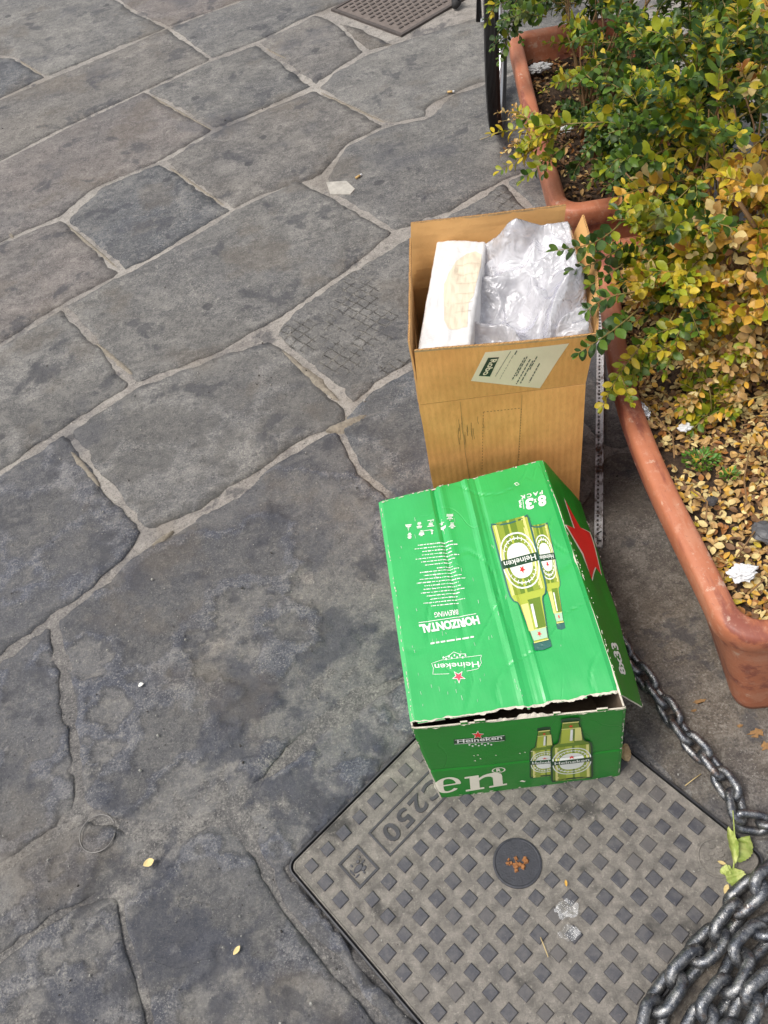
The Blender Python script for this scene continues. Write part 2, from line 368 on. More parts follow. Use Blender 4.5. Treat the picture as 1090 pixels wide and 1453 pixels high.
# worn metal ring left in the slab
mring = simple('worn_ring_metal', (.22, .21, .20), .45, .6, .3)
mb = MB(); c0 = gp(138, 1182); pts = [c0+Vector((math.cos(w)*.036, math.sin(w)*.036, -.0022+.0016*nz(w*1.5, 3))) for w in np.linspace(.3, 2*math.pi-.2, 60)]
mb.tube(pts, .0013, 6); mb.build('ring_inlay', mring, pav, True)

# ------------------------------------------------------------ iron cover in the foreground
t = NT('dusty_iron'); n1 = t.noise(38, 7, .7); n2 = t.noise(330, 4, .8); n3 = t.noise(7, 5, .6)
c = t.mix(t.ramp(n1, .3, .7), (.155, .142, .126), (.34, .308, .268)); c = t.mix(t.ramp(n3, .56, .66, 0, .85), c, (.055, .052, .05)); c = t.mix(t.ramp(t.noise(90, 6, .75), .55, .68, 0, .6), c, (.50, .46, .40)); c = t.mix(t.ramp(n2, .35, .75, 0, .7), t.mix(.35, c, (.03, .03, .03)), c)
M['dust'] = t.set(c, .88, t.bump(t.math('ADD', n2, t.math('MULTIPLY', n1, .8)), .0022))
t = NT('polished_iron'); n1 = t.noise(60, 6, .7); n2 = t.noise(500, 3, .7); oi = t.n('ShaderNodeObjectInfo')
c = t.mix(t.ramp(n1, .35, .75), (.050, .051, .062), (.125, .120, .122)); c = t.mix(t.ramp(oi.outputs['Random'], .6, 1, 0, .45), c, (.15, .135, .12)); c = t.mix(t.ramp(t.noise(150, 5, .7), .6, .72, 0, .6), c, (.22, .2, .18))
M['iron'] = t.set(c, t.ramp(n1, .3, .7, .42, .68), t.bump(n2, .0008), .35)
M['iron_dark'] = simple('cast_iron_dark', (.062, .062, .068), .6, .3, .35, 50, .0008, 300)
cover = thing('manhole_cover', 'square cast iron cover with raised studs and C250 lettering under the green carton', 'manhole cover', (CC.x, CC.y, 0))
def cp3(i, j, z): p = cov(i, j); return Vector((p.x, p.y, z))
def rr_outline(a, r, n=5):
    """rounded square in grid units from -a to 13+a"""
    pts = []
    for (cx, cy, s) in ((-a+r, -a+r, math.pi), (13+a-r, -a+r, 1.5*math.pi), (13+a-r, 13+a-r, 0), (-a+r, 13+a-r, .5*math.pi)):
        for k in range(n+1):
            w = s+k/n*math.pi/2; pts.append((cx+math.cos(w)*r, cy+math.sin(w)*r))
    return pts
def ring_mesh(name, levels, mat, parent):
    """levels: (a, r, z) rings joined in order"""
    rings = [[cp3(i, j, z) for i, j in rr_outline(a, r)] for a, r, z in levels]; n = len(rings[0]); vs = sum(rings, []); fs = []
    for k in range(len(rings)-1):
        for i in range(n): fs.append((k*n+i, k*n+(i+1) % n, (k+1)*n+(i+1) % n, (k+1)*n+i))
    return vs, fs, n
vs, fs, n = ring_mesh('', [(.90, .5, -.03), (.885, .5, -.0005), (.86, .48, .0020), (.79, .42, .0026), (.765, .40, -.006), (.735, .38, -.006), (.72, .37, .0010)], None, None)
link('cover_frame', mesh('cover_frame', vs, fs, [M['iron_dark']], False), cover)
vs, fs, n = ring_mesh('', [(.705, .36, -.012), (.70, .36, .0006), (.68, .35, .0020), (.64, .33, .0020), (.61, .32, .0006)], None, None)
fs.append(tuple(range((5-1)*n, 5*n)))
link('cover_plate', mesh('cover_plate', vs, fs, [M['dust']], False), cover)
def ccirc(ci, cj, r, z, n=28): p = cov(ci, cj); return [Vector((p.x+math.cos(w)*r, p.y+math.sin(w)*r, z)) for w in np.linspace(0, 2*math.pi, n, endpoint=False)]
# inscription panel and emblem panel: corners measured on the grid
pl = [cov_inv(gp(*p, .003).xy) for p in ((522, 1182), (553.6, 1215), (632, 1140), (610, 1096))]
I0 = .5*(pl[0][0]+pl[3][0]); I0 = pl[0][0]; I1 = pl[1][0]; J0 = pl[0][1]; J1 = J0+6.9
em = [cov_inv(gp(*p, .003).xy) for p in ((479.3, 1226.6), (507.3, 1198.5), (538.7, 1231.5), (510.6, 1261.3))]
EI0, EI1, EJ0, EJ1 = em[0][0], em[3][0], em[0][1], em[1][1]
def frame_bars(i0, i1, j0, j1, w, h, name):
    mb = MB()
    for a, b, c, d in ((i0, i1, j0, j0+w), (i0, i1, j1-w, j1), (i0, i0+w, j0+w, j1-w), (i1-w, i1, j0+w, j1-w)):
        mb.prism([cov(a, c), cov(b, c), cov(b, d), cov(a, d)], 0, h)
    return mb.build(name, M['iron_dark'], cover)
frame_bars(I0, I1, J0, J1, .09, .0030, 'inscription_border')
frame_bars(EI0, EI1, EJ0, EJ1, .11, .0034, 'emblem_border')
def text_mesh(s, bold=0.0, ext=0.0, spacing=1.0):
    cu = bpy.data.curves.new('lettering', 'FONT'); cu.body = s; cu.size = 1.0; cu.offset = bold; cu.extrude = ext; cu.resolution_u = 3; cu.space_character = spacing
    o = bpy.data.objects.new('lettering', cu); COL.objects.link(o)
    dg = bpy.context.evaluated_depsgraph_get(); me = bpy.data.meshes.new_from_object(o.evaluated_get(dg)); bpy.data.objects.remove(o); bpy.data.curves.remove(cu)
    v = [tuple(x.co) for x in me.vertices]; f = [tuple(p.vertices) for p in me.polygons]; bpy.data.meshes.remove(me)
    return v, f
# raised letters; they read along -j with their tops toward +i
v, f = text_mesh('-C250', .022, .5, 1.22)
xs = [p[0] for p in v]; ys = [p[1] for p in v]; w0, w1 = min(xs), max(xs); h0, h1 = min(ys), max(ys)
vv = []
for x, y, z in v:
    jj = J0+.45+(w1-x)/(w1-w0)*4.15; ii = I0+.32+(y-h0)/(h1-h0)*(I1-I0-.6); p = cov(ii, jj); vv.append((p.x, p.y, .0002+(z+.5)*.0032))
link('inscription', mesh('inscription', vv, f, M['iron_dark']), cover)
# small relief figure in the emblem panel
mb = MB(); ci, cj = (EI0+EI1)/2, (EJ0+EJ1)/2
for di, dj, si, sj in ((.05, -.05, .16, .30), (.22, .12, .11, .16), (-.18, .12, .10, .10), (-.25, -.2, .10, .05), (.25, -.3, .05, .14), (-.02, .28, .05, .13), (-.28, .3, .08, .05), (.34, .02, .1, .05), (0, -.38, .2, .05)):
    mb.prism([cov(ci+di+si*math.cos(w), cj+dj+sj*math.sin(w)) for w in np.linspace(0, 2*math.pi, 10, endpoint=False)], 0, .0022+.0008*rnd.random(), 0, .3)
mb.build('relief_emblem', M['iron'], cover)
CR = cov_inv(gp(1018, 1217, .002).xy)
mb = MB(); mb.add(*(lambda a, b: (a+b, [(i, (i+1) % 28, 28+(i+1) % 28, 28+i) for i in range(28)]))(ccirc(*CR, .034, 0), ccirc(*CR, .033, .003)))
mb.add(*(lambda a, b: (a+b, [(i, (i+1) % 28, 28+(i+1) % 28, 28+i) for i in range(28)]))(ccirc(*CR, .033, .003), ccirc(*CR, .0305, .003)))
mb.add(*(lambda a, b: (a+b, [(i, (i+1) % 28, 28+(i+1) % 28, 28+i) for i in range(28)]))(ccirc(*CR, .0305, .003), ccirc(*CR, .0295, .0012)))
mb.add(ccirc(*CR, .0295, .0012), [tuple(range(28))])
for k in range(9):
    w = k*.7+.2; p = cov(*CR)+Vector((math.cos(w), math.sin(w)))*(.008+.014*((k*37) % 5)/5)
    mb.prism([p+Vector((math.cos(a)*.007, math.sin(a)*.0035)) for a in np.linspace(w, w+2*math.pi, 7, endpoint=False)], .001, .0032, 0, .2)
mb.build('round_emblem', M['dust'], cover)
mb = MB(); K = 30
def kring(r, z): return ccirc(6.5, 6.5, r, z, K)
vs = kring(.0435, 0)+kring(.043, .0036)+kring(.040, .004)+kring(.0385, .0032); fs = [(a*K+i, a*K+(i+1) % K, (a+1)*K+(i+1) % K, (a+1)*K+i) for a in range(3) for i in range(K)]+[tuple(range(3*K, 4*K))]
mb.add(vs, fs); mb.build('lifting_key_disc', simple('dark_disc_iron', (.042, .044, .055), .5, .3, .35, 60, .0008, 300), cover)
mb = MB(); cdir = (CA*.55+CB*.8).normalized(); pk = cov(6.5, 6.5)
for k in range(26):
    a = rnd.uniform(-.021, .021); b = rnd.gauss(0, .005); p = pk+cdir*a+Vector((-cdir.y, cdir.x))*b; r = rnd.uniform(.0018, .0045)
    mb.box((p.x, p.y, .0035+r*.5), (r, r*.8, r*.6), Matrix.Rotation(rnd.uniform(0, 3), 3, 'Z'), 0, .6)
mb.build('dirt_in_keyhole', simple('keyhole_dirt', (.36, .15, .05), .9, var=.6, vs=200), cover)
# the studs
bm_v = []; s0, s1, hh = .0113, .0098, .0030
stud_me = mesh('stud', [(x*s0, y*s0, 0) for x, y in ((-1, -1), (1, -1), (1, 1), (-1, 1))]+[(x*s1*1.06, y*s1*1.06, hh*.8) for x, y in ((-1, -1), (1, -1), (1, 1), (-1, 1))]+[(x*s1*.95, y*s1*.95, hh) for x, y in ((-1, -1), (1, -1), (1, 1), (-1, 1))],
               [(i, (i+1) % 4, 4+(i+1) % 4, 4+i) for i in range(4)]+[(4+i, 4+(i+1) % 4, 8+(i+1) % 4, 8+i) for i in range(4)]+[(8, 9, 10, 11)], [M['iron']])
for i in range(14):
    for j in range(14):
        if I0-.3 < i < I1+.3 and J0-.3 < j < J1+.3: continue
        if EI0-.3 < i < EI1+.3 and EJ0-.3 < j < EJ1+.3: continue
        if math.hypot(i-6.5, j-6.5) < 1.0 or math.hypot(i-CR[0], j-CR[1]) < 1.05: continue
        o = bpy.data.objects.new('stud', stud_me); COL.objects.link(o); o.parent = cover; p = cov(i, j)
        o.location = (p.x-CC.x+rnd.uniform(-.0004, .0004), p.y-CC.y+rnd.uniform(-.0004, .0004), .0004); o.rotation_euler = (0, 0, CY+rnd.uniform(-.04, .04))
        k = rnd.uniform(.93, 1.07); o.scale = (k, k*rnd.uniform(.95, 1.05), rnd.uniform(.8, 1.1))

# ------------------------------------------------------------ far cover at the top of the view
fc0, fc1, fc2 = gp(478, 13).xy, gp(570, 47).xy, gp(700, 4).xy
fu = (fc0-fc1).normalized(); fv = Vector((-fu.y, fu.x)); fv = fv if fv@(fc2-fc1) > 0 else -fv; FL = (fc0-fc1).length
far = thing('drain_cover', 'brown iron drain cover with rows of small bars, far up the pavement', 'drain cover', (fc1.x, fc1.y, 0))
def fp(a, b): return fc1+fu*a+fv*b
mfar = simple('rusty_brown_iron', (.20, .165, .145), .85, .2, .3, 40, .001, 300)
mbar = simple('rusty_dark_bars', (.105, .088, .08), .8, .2, .3, 40, .001, 300)
W2 = .62
mb = MB(); mb.prism([fp(0, 0), fp(FL, 0), fp(FL, W2), fp(0, W2)], -.03, .0012); mb.build('cover_plate', mfar, far)
mb = MB()
for a, b, c, d in ((-.018, FL+.018, -.018, -.003), (-.018, FL+.018, W2+.003, W2+.018), (-.018, -.003, -.003, W2+.003), (FL+.003, FL+.018, -.003, W2+.003)): mb.prism([fp(a, c), fp(b, c), fp(b, d), fp(a, d)], -.03, .004)
mb.build('cover_frame', mbar, far)
mb = MB(); nb = 0
for i in range(13):
    for j in range(19):
        a = .035+i*(FL-.06)/12; b = .03+j*(W2-.06)/18+(.5 if i % 2 else 0)*(W2-.06)/18
        if b > W2-.02: continue
        mb.prism([fp(a-.005, b-.011), fp(a+.005, b-.011), fp(a+.005, b+.011), fp(a-.005, b+.011)], .001, .005, 0, .12)
o = mb.build('tread_bars', mbar, far); o['kind'] = 'stuff'

# ------------------------------------------------------------ carton panels and printing
class Panel:
    """a board spanning four corners, with a relief; prints are cut to its grid and laid on it"""
    def __init__(s, c00, c10, c11, c01, nu, nv, disp=None, flip=False):
        s.c = [Vector(c) for c in (c00, c10, c11, c01)]; s.nu, s.nv = nu, nv; s.disp = disp or (lambda u, v: 0.0)
        s.n = (s.c[1]-s.c[0]).cross(s.c[3]-s.c[0]).normalized()
        if flip: s.n = -s.n
    def base(s, u, v): a, b, c, d = s.c; return a*(1-u)*(1-v)+b*u*(1-v)+c*u*v+d*(1-u)*v
    def P(s, u, v, off=0.0): return s.base(u, v)+s.n*(s.disp(u, v)+off)
    def Pq(s, u, v, off):
        """position on the gridded surface itself"""
        uu = min(max(u, 0), 1)*s.nu; vv = min(max(v, 0), 1)*s.nv
        i = min(int(uu), s.nu-1); j = min(int(vv), s.nv-1); a = uu-i; b = vv-j
        D = lambda p, q: s.disp(p/s.nu, q/s.nv)
        h = D(i, j)*(1-a)*(1-b)+D(i+1, j)*a*(1-b)+D(i+1, j+1)*a*b+D(i, j+1)*(1-a)*b
        return s.base(u, v)+s.n*(h+off)
    def inv(s, px):
        px = np.asarray(px, float); A, B, C, D = [np.array(c) for c in s.c]; u = np.full(len(px), .5); v = np.full(len(px), .5)
        f = lambda u, v: project(A*((1-u)*(1-v))[:, None]+B*(u*(1-v))[:, None]+C*(u*v)[:, None]+D*((1-u)*v)[:, None])
        for _ in range(9):
            p0 = f(u, v); du = (f(u+1e-4, v)-p0)/1e-4; dv = (f(u, v+1e-4)-p0)/1e-4; e = px-p0
            det = du[:, 0]*dv[:, 1]-du[:, 1]*dv[:, 0]; u = u+(e[:, 0]*dv[:, 1]-e[:, 1]*dv[:, 0])/det; v = v+(du[:, 0]*e[:, 1]-du[:, 1]*e[:, 0])/det
        return u, v
    def board(s, name, mats, parent, thick=.003, keep=None):
        """mats: (outer, inner); a closed slab, outer face on the +n side"""
        nu, nv = s.nu, s.nv; vs = []
        for off in (0, -thick):
            for j in range(nv+1):
                for i in range(nu+1): vs.append(s.P(i/nu, j/nv, off))
        W = nu+1; K = W*(nv+1); fs = []; mi = []
        cell = lambda i, j: 0 <= i < nu and 0 <= j < nv and (keep is None or keep((i+.5)/nu, (j+.5)/nv))
        for j in range(nv):
            for i in range(nu):
                if not cell(i, j): continue
                a, b, c, d = j*W+i, j*W+i+1, (j+1)*W+i+1, (j+1)*W+i
                fs.append((a, b, c, d)); mi.append(0); fs.append((a+K, d+K, c+K, b+K)); mi.append(1)
                for (di, dj, p, q) in ((0, -1, a, b), (1, 0, b, c), (0, 1, c, d), (-1, 0, d, a)):
                    if not cell(i+di, j+dj): fs.append((p, p+K, q+K, q)); mi.append(2 if len(mats) > 2 else 1)
        return link(name, mesh(name, vs, fs, list(mats), False, mi), parent)
    def decal(s, name, polys, mat, parent, layer=1):
        """polys: list of (verts in photo points, faces)"""
        bm = bmesh.new()
        for pv, pf in polys:
            u, v = s.inv(pv); b = [bm.verts.new((a, c, 0)) for a, c in zip(u, v)]
            for f in pf:
                try: bm.faces.new([b[i] for i in f])
                except ValueError: pass
        bmesh.ops.triangulate(bm, faces=bm.faces)
        if not bm.verts: bm.free(); return
        us = [v.co.x for v in bm.verts]; vs_ = [v.co.y for v in bm.verts]
        for ax, N, lo, hi in ((0, s.nu, min(us), max(us)), (1, s.nv, min(vs_), max(vs_))):
            for k in range(int(max(lo, 0)*N)+1, int(min(hi, 1)*N)+1):
                co = [0, 0, 0]; co[ax] = k/N; no = [0, 0, 0]; no[ax] = 1
                bmesh.ops.bisect_plane(bm, geom=bm.verts[:]+bm.edges[:]+bm.faces[:], plane_co=co, plane_no=no, dist=1e-7)
        for v in bm.verts: v.co = s.Pq(v.co.x, v.co.y, .00022*layer+.00012)
        for f in bm.faces:
            f.normal_update()
            if f.normal.dot(s.n) < 0: f.normal_flip()
        me = bpy.data.meshes.new(name); bm.to_mesh(me); bm.free(); me.materials.append(mat)
        return link(name, me, parent)
def poly(pts): return (pts, [tuple(range(len(pts)))])
def strip(pts, w):
    """a stroke of width w along photo points"""
    P = [np.array(p, float) for p in pts]; v = []
    for i, p in enumerate(P):
        t = P[min(i+1, len(P)-1)]-P[max(i-1, 0)]; t /= (np.linalg.norm(t)+1e-9); n = np.array([-t[1], t[0]]); v += [p+n*w/2, p-n*w/2]
    return ([tuple(a) for a in v], [(2*i, 2*i+1, 2*i+3, 2*i+2) for i in range(len(P)-1)])
def words(s, a, b, top, bold=.03, spacing=1.0, fit=True):
    """lettering whose baseline runs from photo point a to b; top = vector to the cap line"""
    v, f = text_mesh(s, bold, 0, spacing); x0 = min(p[0] for p in v); x1 = max(p[0] for p in v); y1 = max(p[1] for p in v if True); caps = .7
    a = np.array(a, float); b = np.array(b, float); top = np.array(top, float)
    return ([tuple(a+(b-a)*(p[0]-x0)/(x1-x0)+top*p[1]/caps) for p in v], f)
def star(c, rx, ry=None, k=.42, rot=-math.pi/2, shear=0.0):
    ry = ry or rx; pts = [(c[0], c[1])]
    for i in range(10):
        r = 1 if i % 2 == 0 else k; w = rot+i*math.pi/5; x = math.cos(w)*r*rx; y = math.sin(w)*r*ry; pts.append((c[0]+x+shear*y, c[1]+y))
    return (pts, [(0, 1+i, 1+(i+1) % 10) for i in range(10)])
def ell(o, ax, ac, t, w, rt, rw, n=28, r0=None, pw=2.0):
    """superellipse (ring when r0) in a frame: o + ax*t + ac*w"""
    o, ax, ac = (np.array(k, float) for k in (o, ax, ac))
    def P(k, a): c, q = math.cos(a), math.sin(a); return tuple(o+ax*(t+rt*k*math.copysign(abs(c)**(2/pw), c))+ac*(w+rw*k*math.copysign(abs(q)**(2/pw), q)))
    A = [2*math.pi*i/n for i in range(n)]
    if r0 is None: return poly([P(1, a) for a in A])
    return ([P(1, a) for a in A]+[P(r0, a) for a in A], [(i, (i+1) % n, n+(i+1) % n, n+i) for i in range(n)])

def carton_mat(name, col, rough=.33, coat=.35):
    t = NT(name); n1 = t.noise(9, 6, .6); n2 = t.noise(120, 4, .6); v = t.noise(1, 5, .55, vec=t.pos((70, 5, 70), .02))
    c = t.mix(t.ramp(n1, .3, .75), tuple(k*.93 for k in col), tuple(min(1, k*1.07) for k in col))
    sc = t.noise(30, 6, .8); c = t.mix(t.ramp(sc, .69, .72, 0, .35), c, (.5, .6, .5))
    h = t.math('ADD', t.math('MULTIPLY', t.noise(9, 3, .5, dist=.4), .35), t.math('MULTIPLY', v, .25))
    r = t.math('ABSOLUTE', t.math('SUBTRACT', t.noise(1, 2, .4, dist=.3, vec=t.pos((9, 4, 5), .5)), .5)); cre = t.math('MULTIPLY', t.ramp(r, .008, 0, 0, 1), t.ramp(t.noise(3.5, 2), .47, .55))
    h = t.math('SUBTRACT', h, t.math('MULTIPLY', cre, .18))
    return t.set(c, t.ramp(n1, .3, .7, rough*.85, rough*1.25), t.bump(h, .003, .8, t.bump(n2, .00012)), Coat_Weight=coat, Coat_Roughness=.30, Coat_IOR=1.75)
M['green'] = carton_mat('printed_green_board_lit', (.010, .41, .082), .40, .9)  # sheen of the top face partly put into a brighter base green
M['green_shaded'] = carton_mat('printed_green_board_shaded', (.006, .20, .013), .45, .25)  # same green print, its colour darkened for the faces in shade
t = NT('raw_kraft_board'); n1 = t.noise(14, 5, .6); n2 = t.noise(260, 4, .7, vec=t.pos((1, 1, .25)))
c = t.mix(t.ramp(n1, .3, .7), (.70, .33, .098), (.79, .395, .125)); c = t.mix(t.ramp(n2, .4, .7, 0, .3), c, (.50, .25, .07))
fl = t.n('ShaderNodeTexWave', wave_type='BANDS', bands_direction='X'); fl.inputs['Scale'].default_value = 26; fl.inputs['Distortion'].default_value = .3; t.l(t.pos((1, .1, 0)), fl.inputs['Vector'])
M['kraft'] = t.set(c, .78, t.bump(t.math('ADD', t.math('MULTIPLY', fl.outputs['Fac'], .2), t.math('ADD', t.math('MULTIPLY', t.noise(20, 5), 1.0), t.math('MULTIPLY', n2, .1))), .0011), Specular_IOR_Level=.3)
M['kraft_in'] = simple('inner_kraft_board', (.64, .36, .13), .8, var=.12, vs=12, bump=.0006, bs=90)
M['torn'] = simple('torn_paper', (.66, .60, .50), .9, var=.25, vs=80, bump=.001, bs=200)
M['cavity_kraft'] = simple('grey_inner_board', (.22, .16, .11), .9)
def ink(name, col, rough=.4, var=.05, coat=.3): return simple('ink_'+name, col, rough, var=var, vs=40, bump=0, Coat_Weight=coat, Coat_Roughness=.25)
I_W = ink('white', (.78, .80, .74)); I_W2 = ink('cream', (.80, .76, .62)); I_R = ink('red', (.74, .025, .02)); I_P = ink('pale_red', (.62, .08, .12)); I_DG = ink('dark_green', (.006, .05, .016)); I_BG = ink('blue_green', (.03, .13, .11))
I_OL = ink('olive', (.13, .22, .015)); I_YG = ink('yellow_green', (.40, .47, .05)); I_LY = ink('light_yellow', (.68, .66, .22)); I_MG = ink('mid_glass', (.26, .34, .03)); I_K = ink('black', (.012, .012, .012)); I_PK = ink('pale_green', (.40, .62, .42))

# ---- green carton
G00, G10, G11, G01 = gp(583, 1031, .29), gp(881, 984, .29), gp(770, 652, .29), gp(537, 712, .29)
green = thing('beer_carton', 'torn green beer carton lying half on the iron manhole cover', 'cardboard box', (.14, .76, 0))
def lin(u, c, w): return math.exp(-((u-c)/w)**2)
def top_disp(u, v):
    h = 0
    f1 = sstep(.12, 1.0, v)
    h -= .0060*f1*max(0, 1-abs(u-.335)/.022)                # deep score near the left third
    h += .0022*f1*lin(u, .375, .022)
    h += .0040*max(0, 1-abs(u-.545+.02*v-.006*math.sin(v*9))/.026)*(.45+.55*sstep(0, .3, v))
    h -= .0024*max(0, 1-abs(u-.60+.015*v)/.022)*(.4+.6*v)
    h += .0018*lin(u, .66-.05*v, .012)*(1-sstep(.5, .8, v))
    h -= .006*math.sin(math.pi*u)*(.3+.7*math.sin(math.pi*v))      # sag
    h -= .0045*lin(v, .0, .06)*sstep(.25, .8, u)
    edge = min(u, 1-u, v*1.5, (1-v)*1.5); e = sstep(0, .08, edge)
    h += .0014*e*nz(u*3, v*4, 2)+.0003*e*nz(u*16, v*18, 6)
    a = abs(nz(u*2.2+4, v*3.0, 1)); h -= .0009*e*max(0, 1-a/.03)    # creases
    h -= .0022*lin(v, .5+.3*(u-.9), .02)*sstep(.8, .95, u)
    h -= .003*(1-sstep(0, .025, min(u, 1-u)))               # rounded edge
    return h
def torn(u, v):
    lim = .012+.010*nz(u*9, 1.7)+.006*nz(u*31, 4.2)
    return v > lim
top = Panel(G00, G10, G11, G01, 84, 120, top_disp)
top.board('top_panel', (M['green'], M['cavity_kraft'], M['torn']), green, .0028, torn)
# ragged cream edge of torn liner along the opening
vs = []; fs = []; N = 150
for i in range(N+1):
    u = i/N; lim = .012+.010*nz(u*9, 1.7)+.006*nz(u*31, 4.2); w = .010*(.75+.9*nz(u*24, 8)+.5*nz(u*70, 3))*(1.0 if u > .3 else .6)
    for k, off in ((0, .0008), (1, .0004)):
        p = top.P(u, max(-.03, lim+.004-k*max(.001, w)), off+.0012*nz(u*50, k)); vs.append(p)
for i in range(N): fs.append((2*i, 2*i+1, 2*i+3, 2*i+2))
link('torn_edge', mesh('torn_edge', vs, fs, M['torn']), green)
B00, B10 = gp(625, 1133), gp(880, 1101); F01, F11 = gp(583, 1032, .287), gp(889, 1003, .284)
front = Panel(B00, B10, F11, F01, 60, 50, lambda u, v: .002*math.sin(math.pi*u)*math.sin(math.pi*v)+.0012*nz(u*4, v*4, 8)-.0018*lin(v, .42, .012)-.002*(1-sstep(0, .02, min(u, 1-u))))
def front_keep(u, v): return v < .988+.01*nz(u*14, 3)
front.board('front_panel', (M['green_shaded'], M['cavity_kraft'], M['torn']), green, .0028, front_keep)
vs = []; fs = []
for i in range(N+1):
    u = i/N; hi = .99+.01*nz(u*14, 3); big = .5*lin(u, .56, .10)+.2*lin(u, .40, .04)
    for k in range(3):
        vs.append(front.P(u, hi-.012+k*.010*(.8+big*.9+.9*abs(nz(u*30, 5))+.5*nz(u*75, 2)), .0007)+Vector((0, -.002*k*(.5+nz(u*22, 9))+.016*k*big*.4, -.001*k)))
for i in range(N):
    for k in range(2): fs.append((3*i+k, 3*i+3+k, 3*i+4+k, 3*i+1+k))
link('torn_edge', mesh('torn_edge', vs, fs, M['torn']), green)
BK0, BK1 = Vector((-.004, 1.02, .001)), Vector((.330, 1.016, .001))
Panel(B00+Vector((0, 0, 0)), BK0, G01+Vector((.001, 0, -.003)), F01+Vector((.001, .003, 0)), 30, 20, lambda u, v: .002*nz(u*4, v*4, 3), True).board('side_panel', (M['green'], M['cavity_kraft'], M['torn']), green, -.0028 if False else .0028)
Panel(B10+Vector((0, .002, 0)), BK1, G11+Vector((-.002, -.002, -.004)), F11+Vector((-.002, .003, 0)), 30, 20).board('side_panel', (M['green_shaded'], M['cavity_kraft'], M['torn']), green)
Panel(BK1, BK0, G01+Vector((0, 0, -.004)), G11+Vector((0, 0, -.004)), 20, 16).board('back_panel', (M['green_shaded'], M['cavity_kraft'], M['torn']), green)
Panel(B00+Vector((.003, .003, .004)), B10+Vector((-.003, .003, .004)), BK1+Vector((-.003, -.004, .003)), BK0+Vector((.003, -.004, .003)), 4, 4).board('base_panel', (M['cavity_kraft'], M['green_shaded']), green)
# loose side flap hanging out to the right
flap = Panel(G10+Vector((.0015, -.002, -.002)), gp(912, 1003, .205), gp(824, 713, .205), G11+Vector((.0015, 0, -.002)), 24, 110, lambda u, v: .004*math.sin(math.pi*v)*u+.002*nz(v*6, u*2, 5)-.0015*(1-sstep(0, .06, u)))
def flap_keep(u, v): return True
flap.board('side_flap', (M['green_shaded'], M['cavity_kraft'], M['torn']), green, .0028, flap_keep)
# worn pale nicks along the folds
def nicks(panel, pts, n, name):
    out = []
    for _ in range(n):
        k = rnd.randrange(len(pts)-1); t = rnd.random(); a, b = pts[k], pts[k+1]; x = a[0]+(b[0]-a[0])*t+rnd.gauss(0, .5); y = a[1]+(b[1]-a[1])*t+rnd.gauss(0, .5); r = rnd.uniform(.25, .8)*(2 if rnd.random() < .12 else 1); l = rnd.uniform(.6, 3.2); d = np.array([b[0]-a[0], b[1]-a[1]])/math.hypot(b[0]-a[0], b[1]-a[1]); q = np.array([-d[1], d[0]])
        c = np.array([x, y]); out.append(poly([tuple(c+d*l*math.cos(w)*rnd.uniform(.7, 1.2)+q*r*math.sin(w)*rnd.uniform(.6, 1.2)) for w in np.linspace(0, 2*math.pi, 7, endpoint=False)]))
    panel.decal(name, out, M['torn'], green, 3)
nicks(top, [(540, 714), (560, 830), (577, 960), (586, 1025)], 46, 'worn_edge'); nicks(top, [(541, 713), (640, 686), (768, 654)], 34, 'worn_edge'); nicks(top, [(769, 656), (815, 780), (850, 880), (879, 978)], 52, 'worn_edge')
nicks(front, [(586, 1036), (603, 1080), (624, 1130)], 20, 'worn_edge'); nicks(front, [(886, 1006), (883, 1050), (878, 1098)], 22, 'worn_edge'); nicks(front, [(628, 1131), (750, 1116), (876, 1100)], 18, 'worn_edge'); nicks(flap, [(911, 1001), (870, 860), (826, 718)], 22, 'worn_edge')
# scratches on the top print
sc = []
for _ in range(60):
    x = rnd.choice([rnd.gauss(600, 14), rnd.gauss(680, 30), rnd.uniform(560, 850)]); y = rnd.uniform(730, 1000)
    if not (556+(y-720)*.14 < x < 765+(y-660)*.31-12): continue
    l = rnd.uniform(2, 7); sc.append(strip([(x, y), (x+l*.22+rnd.uniform(-.6, .6), y+l)], rnd.uniform(.35, .8)))
top.decal('scuff_marks', sc, I_PK, green, 3)

